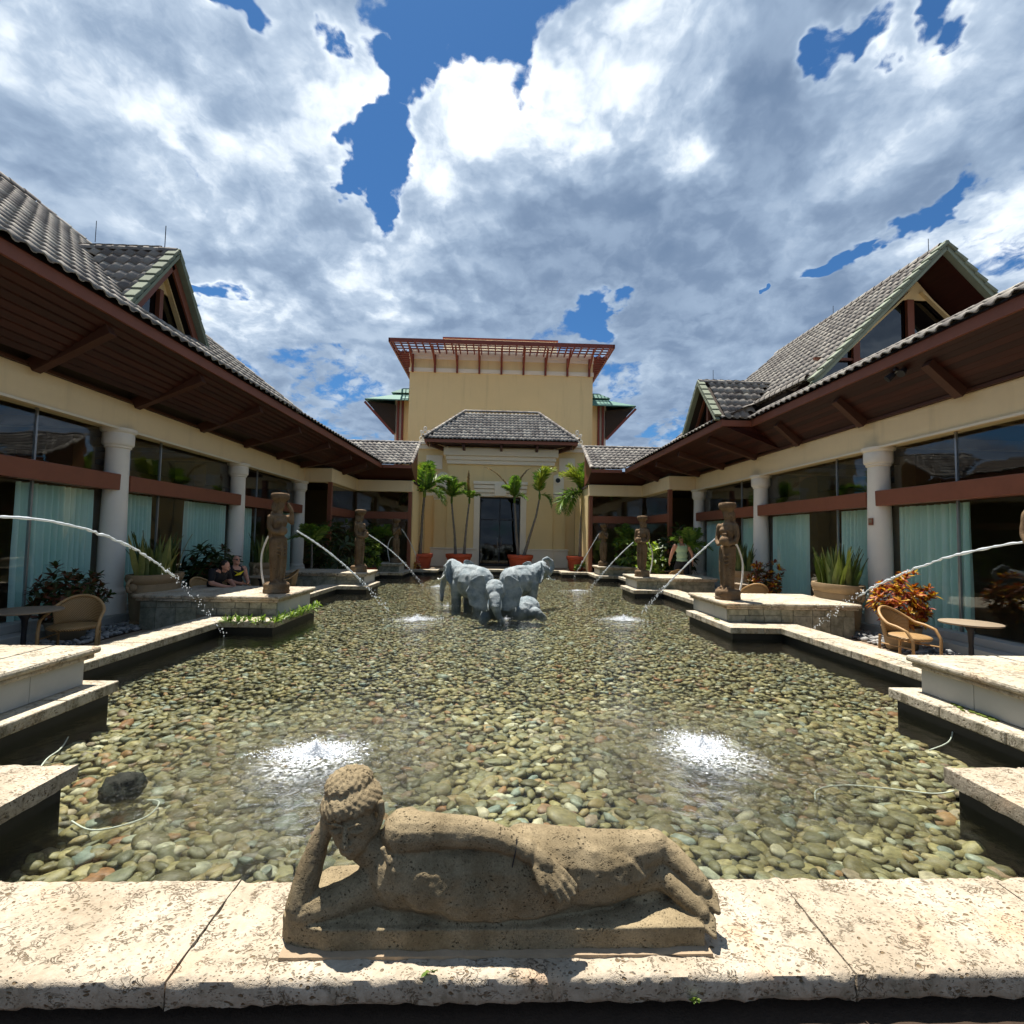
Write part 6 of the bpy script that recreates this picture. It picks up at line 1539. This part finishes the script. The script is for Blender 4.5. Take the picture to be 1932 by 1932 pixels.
def person_seated(loc, rz, label, kind):
    e = empty('person', loc, label, 'person', rz=rz)       # faces -y
    b = MB(); lean = .0 if kind == 'man' else .16
    for s in (-1, 1):
        b.chain([((s*.09, .0, .50), .10), ((s*.11, -.42, .50), .07), ((s*.11, -.40, .28), .058), ((s*.11, -.38, .07), .042)]); b.cap2((s*.11, -.40, .04), .035, (s*.12, -.54, .03), .028)
    b.ball((0, .03, .55), (.18, .15, .13)); b.ball((0, .03-lean*.4, .73), (.18, .13, .17)); b.ball((0, .02-lean, .92), (.205, .13, .16)); b.ball((0, .02-lean*1.2, 1.02), (.20, .09, .07))
    hy = .0-lean*1.9; hz = 1.23-lean*.5
    b.chain([((0, .01-lean*1.3, 1.05), .06), ((0, hy+.03, hz-.10), .056)]); b.ball((0, hy, hz), (.078, .098, .118)); b.ball((0, hy-.10, hz-.02), (.014, .022, .022)); b.ball((0, hy-.06, hz-.08), (.045, .045, .03))
    for s in (-1, 1):
        b.ball((s*.08, hy+.01, hz-.01), (.012, .022, .03))
        b.chain([((s*.21, .02-lean*1.1, 1.02), .068), ((s*.26, -.04-lean, .78), .052), ((s*.14, -.28-lean, .70), .038), ((s*.08, -.36-lean*.8, .69), .034)])
        for f in range(4): b.chain([((s*.07-.016*s*f*.6, -.38-lean*.8-.004*f, .70-.012*f), .010), ((s*.03-.01*s*f*.5, -.42-lean*.8, .70-.012*f), .009)], 6)
        b.chain([((s*.09, -.37-lean*.8, .72), .011), ((s*.06, -.41-lean*.8, .735), .009)], 6)
    link('body', remesh(b, 'person_body', M['skin'], .011, 3), e)
    c = MB(); c.ball((0, .03, .58), (.188, .158, .11)); c.ball((0, .03-lean*.4, .73), (.19, .14, .17)); c.ball((0, .02-lean, .91), (.21, .14, .155))
    for s in (-1, 1): c.chain([((s*.12, -.03-lean, .98), .06), ((s*.11, .03-lean*1.2, 1.07), .04)])
    if kind != 'man':
        for s in (-1, 1): c.chain([((s*.21, .02-lean*1.1, 1.02), .078), ((s*.25, -.03-lean, .86), .066)])
    link('shirt', remesh(c, 'shirt', M['tank_black'], .012, 3), e)
    c = MB()
    for s in (-1, 1): c.chain([((s*.09, .02, .50), .115), ((s*.11, -.36, .50), .088)])
    link('shorts', remesh(c, 'shorts', M['shorts'], .013, 3), e)
    if kind == 'man':
        MB().prism([(-.13, -.13, .98), (-.02, -.145, .92), (.12, -.14, .97), (.03, -.148, .88), (-.1, -.142, .86), (-.04, -.146, .92)], (0, .03, 0)).build('shirt_print', M['print_yellow'], e, local=True)
        g = MB()
        for s in (-1, 1): g.ball((s*.036, hy-.088, hz+.015), (.03, .014, .02), None, 2); g.bar((s*.065, hy-.08, hz+.018), (s*.082, hy+.02, hz+.015), .006, .012)
        g.build('sunglasses', M['dark_metal'], e, smooth=True, local=True)
    else:
        h = MB(); h.ball((0, hy+.025, hz+.03), (.095, .10, .11)); h.chain([((0, hy+.07, hz), .08), ((0, hy+.10, hz-.2), .07), ((0, hy+.08, hz-.3), .04)])
        link('hair', remesh(h, 'hair', M['hair_dark'], .012, 2), e)
    return e
person_seated((-6.55, 12.2, -.2), R(60), 'bald man in sunglasses and black tank top sitting at a table', 'man')
person_seated((-6.6, 11.35, -.2), R(75), 'person in black with dark hair leaning forward beside the bald man', 'woman')
chair((-6.62, 12.25, -.2), R(60), 'rattan chair under the bald man in black')
chair((-6.7, 11.33, -.2), R(75), 'rattan chair under the person leaning forward')
# ------------------------------------------------------------------ fountain jets
def jet(p0, p1, h, label, r=.022, wob=.008, n=46, tstart=0., brk=.66):
    """ballistic thread of water that beads and breaks up towards its end"""
    a = Vector(p0); b_ = Vector(p1); e = empty('water_jet', a, label, 'water jet', 'jets of water from the statues')
    def P(t): return a.lerp(b_, t)+Vector((0, 0, 4*h*t*(1-t)))
    path = []; rr = []
    m = int(n*brk*2)
    for i in range(m+1):
        t = brk*i/m; q = wob*t
        path.append(P(t)-a+Vector((random.gauss(0, q), random.gauss(0, q), random.gauss(0, q)))); rr.append(r*max(.45, 1+random.gauss(0, .3)*(.5+t)))
    MB().tube(path, rr, 7).build('stream', M['jet'], e, smooth=True, local=True)
    d = MB()
    for i in range(int(n*3)):
        t = brk-.22+(1.0-brk+.22)*i/(n*3); q = .010+.022*t*(t > brk-.05); c = P(t)-a+Vector((random.gauss(0, q), random.gauss(0, q), random.gauss(0, q))); k = r*random.uniform(.25, .75)
        d.ball(c, (k, k, k*random.uniform(1, 1.7)), None, 1)
    d.build('droplets', M['jet'], e, smooth=True, local=True, kind='stuff')
    return e
jet((-5.0, 4.62, 1.80), (-4.98, 8.9, -.12), .56, 'long jet arching in from the left edge of the photo', .014, .013)
jet((5.2, 4.45, 1.80), (5.32, 8.7, -.05), .38, 'long jet slanting in from the right edge of the photo', .0135, .013)
jet((-4.36, 10.3, 1.76), (-2.75, 11.9, -.12), .16, 'jet falling from the nearest left statue towards the elephants', .017, .006)
jet((4.5, 10.4, 1.75), (3.35, 11.9, -.12), .08, 'jet falling from the nearest right statue into the pool', .016, .006)
jet((-4.46, 16.4, 1.72), (-2.75, 17.7, -.12), .18, 'jet falling from the middle left statue', .016, .005)
jet((4.4, 16.3, 1.62), (3.1, 17.2, -.12), .10, 'jet falling from the middle right statue', .015, .005)
jet((-4.5, 22.3, 2.0), (-3.6, 23.2, -.12), .22, 'jet falling from the farthest left statue', .013, .004)
jet((4.5, 22.3, 1.95), (3.5, 23.1, -.12), .02, 'jet falling from the farthest right statue', .014, .004)
# ------------------------------------------------------------------ splashes
def splash(x, y, r, n, label, z=-.12, up=.10):
    e = empty('water_splash', (x, y, z), label, 'splash', 'white splashes where jets land in the pool'); rd = random.Random(int(x*100)); V0, F0 = icos(1)
    Vs = []; Fs = []; c = 0
    for i in range(n):
        a = rd.uniform(0, 6.28); q = abs(rd.gauss(0, .5)); fl = i % 4 == 0
        k = rd.uniform(.0018, .0055) if not fl else rd.uniform(.004, .012); hgt = 0 if fl else abs(rd.gauss(0, up))*max(0, 1-q*.7)
        lump = .8+.35*math.sin(a*2+x*3)+.3*math.sin(a*5+y)
        Vs.append(V0*np.array([k*rd.uniform(.8, 1.8), k*rd.uniform(.8, 1.2), k*.5 if fl else k])+np.array([r*q*lump*math.cos(a)*1.15, r*q*lump*math.sin(a)*.8, .002+hgt])); Fs.append(F0+c); c += len(V0)
    o = link('droplets', np_mesh('droplets', np.concatenate(Vs), np.concatenate(Fs), M['foam_white']), e); o['kind'] = 'stuff'
splash(-1.68, 4.2, .30, 5000, 'white bubbling splash behind the reclining statue head', up=.045)
splash(1.62, 4.33, .30, 5000, 'white bubbling splash right of the pool centre, nearest', up=.045)
splash(-1.9, 10.8, .42, 2600, 'white splash left of the elephants', up=.05)
splash(2.72, 11.15, .40, 2600, 'white splash right of the elephants', up=.05)
splash(2.69, 17.2, .38, 700, 'small far splash right of the elephants', up=.03)
splash(-2.3, 17.9, .36, 700, 'small far splash left of the elephants', up=.03)
splash(-1.45, 13.0, .22, 160, 'small splash at the trunk of the left elephant', up=.04)
splash(.05, 11.05, .16, 120, 'small splash at the trunk of the lying elephant', up=.03)
# ------------------------------------------------------------------ cables, rock, sign, lamps
def cable(pts, label, r=.006):
    c = Vector(pts[0]); e = hose(None, [Vector(p)-c for p in pts], r); o = link('cable', e.mesh('cable', M['cable'], None, True), None, loc=c); tag(o, label, 'cable', 'pale cables lying in the pool')
cable([(-3.1, 3.56, -.3), (-2.9, 3.46, -.3), (-2.74, 3.47, -.29), (-2.62, 3.6, -.29), (-2.66, 3.78, -.29), (-2.78, 3.83, -.3)], 'pale cable curling round the dark rock in the pool')
cable([(-4.55, 5.38, -.1), (-4.5, 5.25, -.2), (-4.3, 4.95, -.28), (-4.16, 4.7, -.3), (-4.1, 4.5, -.3), (-4.0, 4.3, -.32)], 'pale cable hanging from the nearest left pedestal ledge')
cable([(2.32, 3.86, -.31), (2.42, 3.98, -.29), (2.68, 4.03, -.28), (3.0, 3.98, -.28), (3.3, 3.9, -.28), (3.5, 3.92, -.27)], 'long pale cable lying near the right corner block')
cable([(4.3, 4.75, -.1), (4.2, 4.7, -.2), (4.05, 4.75, -.3)], 'short pale cable under the nearest right pedestal ledge')
rk = MB().ball((0, 0, 0), (.14, .12, .11), None, 4); me = rk.mesh('lava_rock', M['dark_metal'], None, True)
for v in me.vertices: v.co *= 1+.25*mnoise.noise(v.co*14)+.18*mnoise.noise(v.co*37)
M['black_rock'] = lava('black_rock', (.018, .02, .016), (.05, .05, .04), .5); me.materials[0] = M['black_rock']
tag(link('lava_rock', me, None, loc=(-2.92, 3.78, -.19)), 'dark porous rock sitting on the pebbles left of the reclining statue', 'rock')
e = empty('wall_sign', (7.93, 10.36, 2.12), 'small dark sign plate on the nearest right column', 'sign')
MB().box(-.012, .012, -.06, .06, 0, .15).build('plate', M['brown_beam'], e, local=True, bevel=.004); MB().box(-.016, -.013, -.04, .04, .05, .12).build('panel', M['plaster_grout'], e, local=True)
def flood(loc, s, label):
    e = empty('floodlight', loc, label, 'floodlight', 'floodlights under the eaves')
    MB().box(-.09, .09, -.03, .03, -.02, .02).build('bracket', M['dark_metal'], e, local=True)
    for k in (-1, 1): MB().tube([(0, k*.12, -.05), (-s*.10, k*.16, -.14)], [.05, .07], 12).build('lamp_head', M['dark_metal'], e, local=True); MB().tube([(0, 0, 0), (0, k*.12, -.05)], .012, 6).build('arm', M['steel'], e, local=True)
flood((7.3, 8.8, 5.0), 1, 'twin black floodlight under the right eave'); flood((-7.15, 9.3, 5.28), -1, 'twin black floodlight under the left eave below the dormer')
e = empty('alarm_bell', (7.85, 10.2, 4.66), 'small red alarm bell under the right eave', 'alarm'); MB().lathe([(0, 0), (.055, 0), (.06, .03), (.04, .06), (0, .07)], (0, 0, 0), 16, cap=False).build('dome', M['alarm_red'], e, smooth=True, local=True); MB().box(-.03, .03, -.03, .03, -.05, -.001).build('box', M['alarm_red'], e, local=True)
# greenery seen through the right wing's far window
bush('leafy_bush', (17.6, 10.2, 0), 1.3, 1.1, 40, [rosette_mesh(M['bush'], 10, .7, .12, 90, (0, 70))], 'garden bush seen through the right wing windows', 'bush', G2)
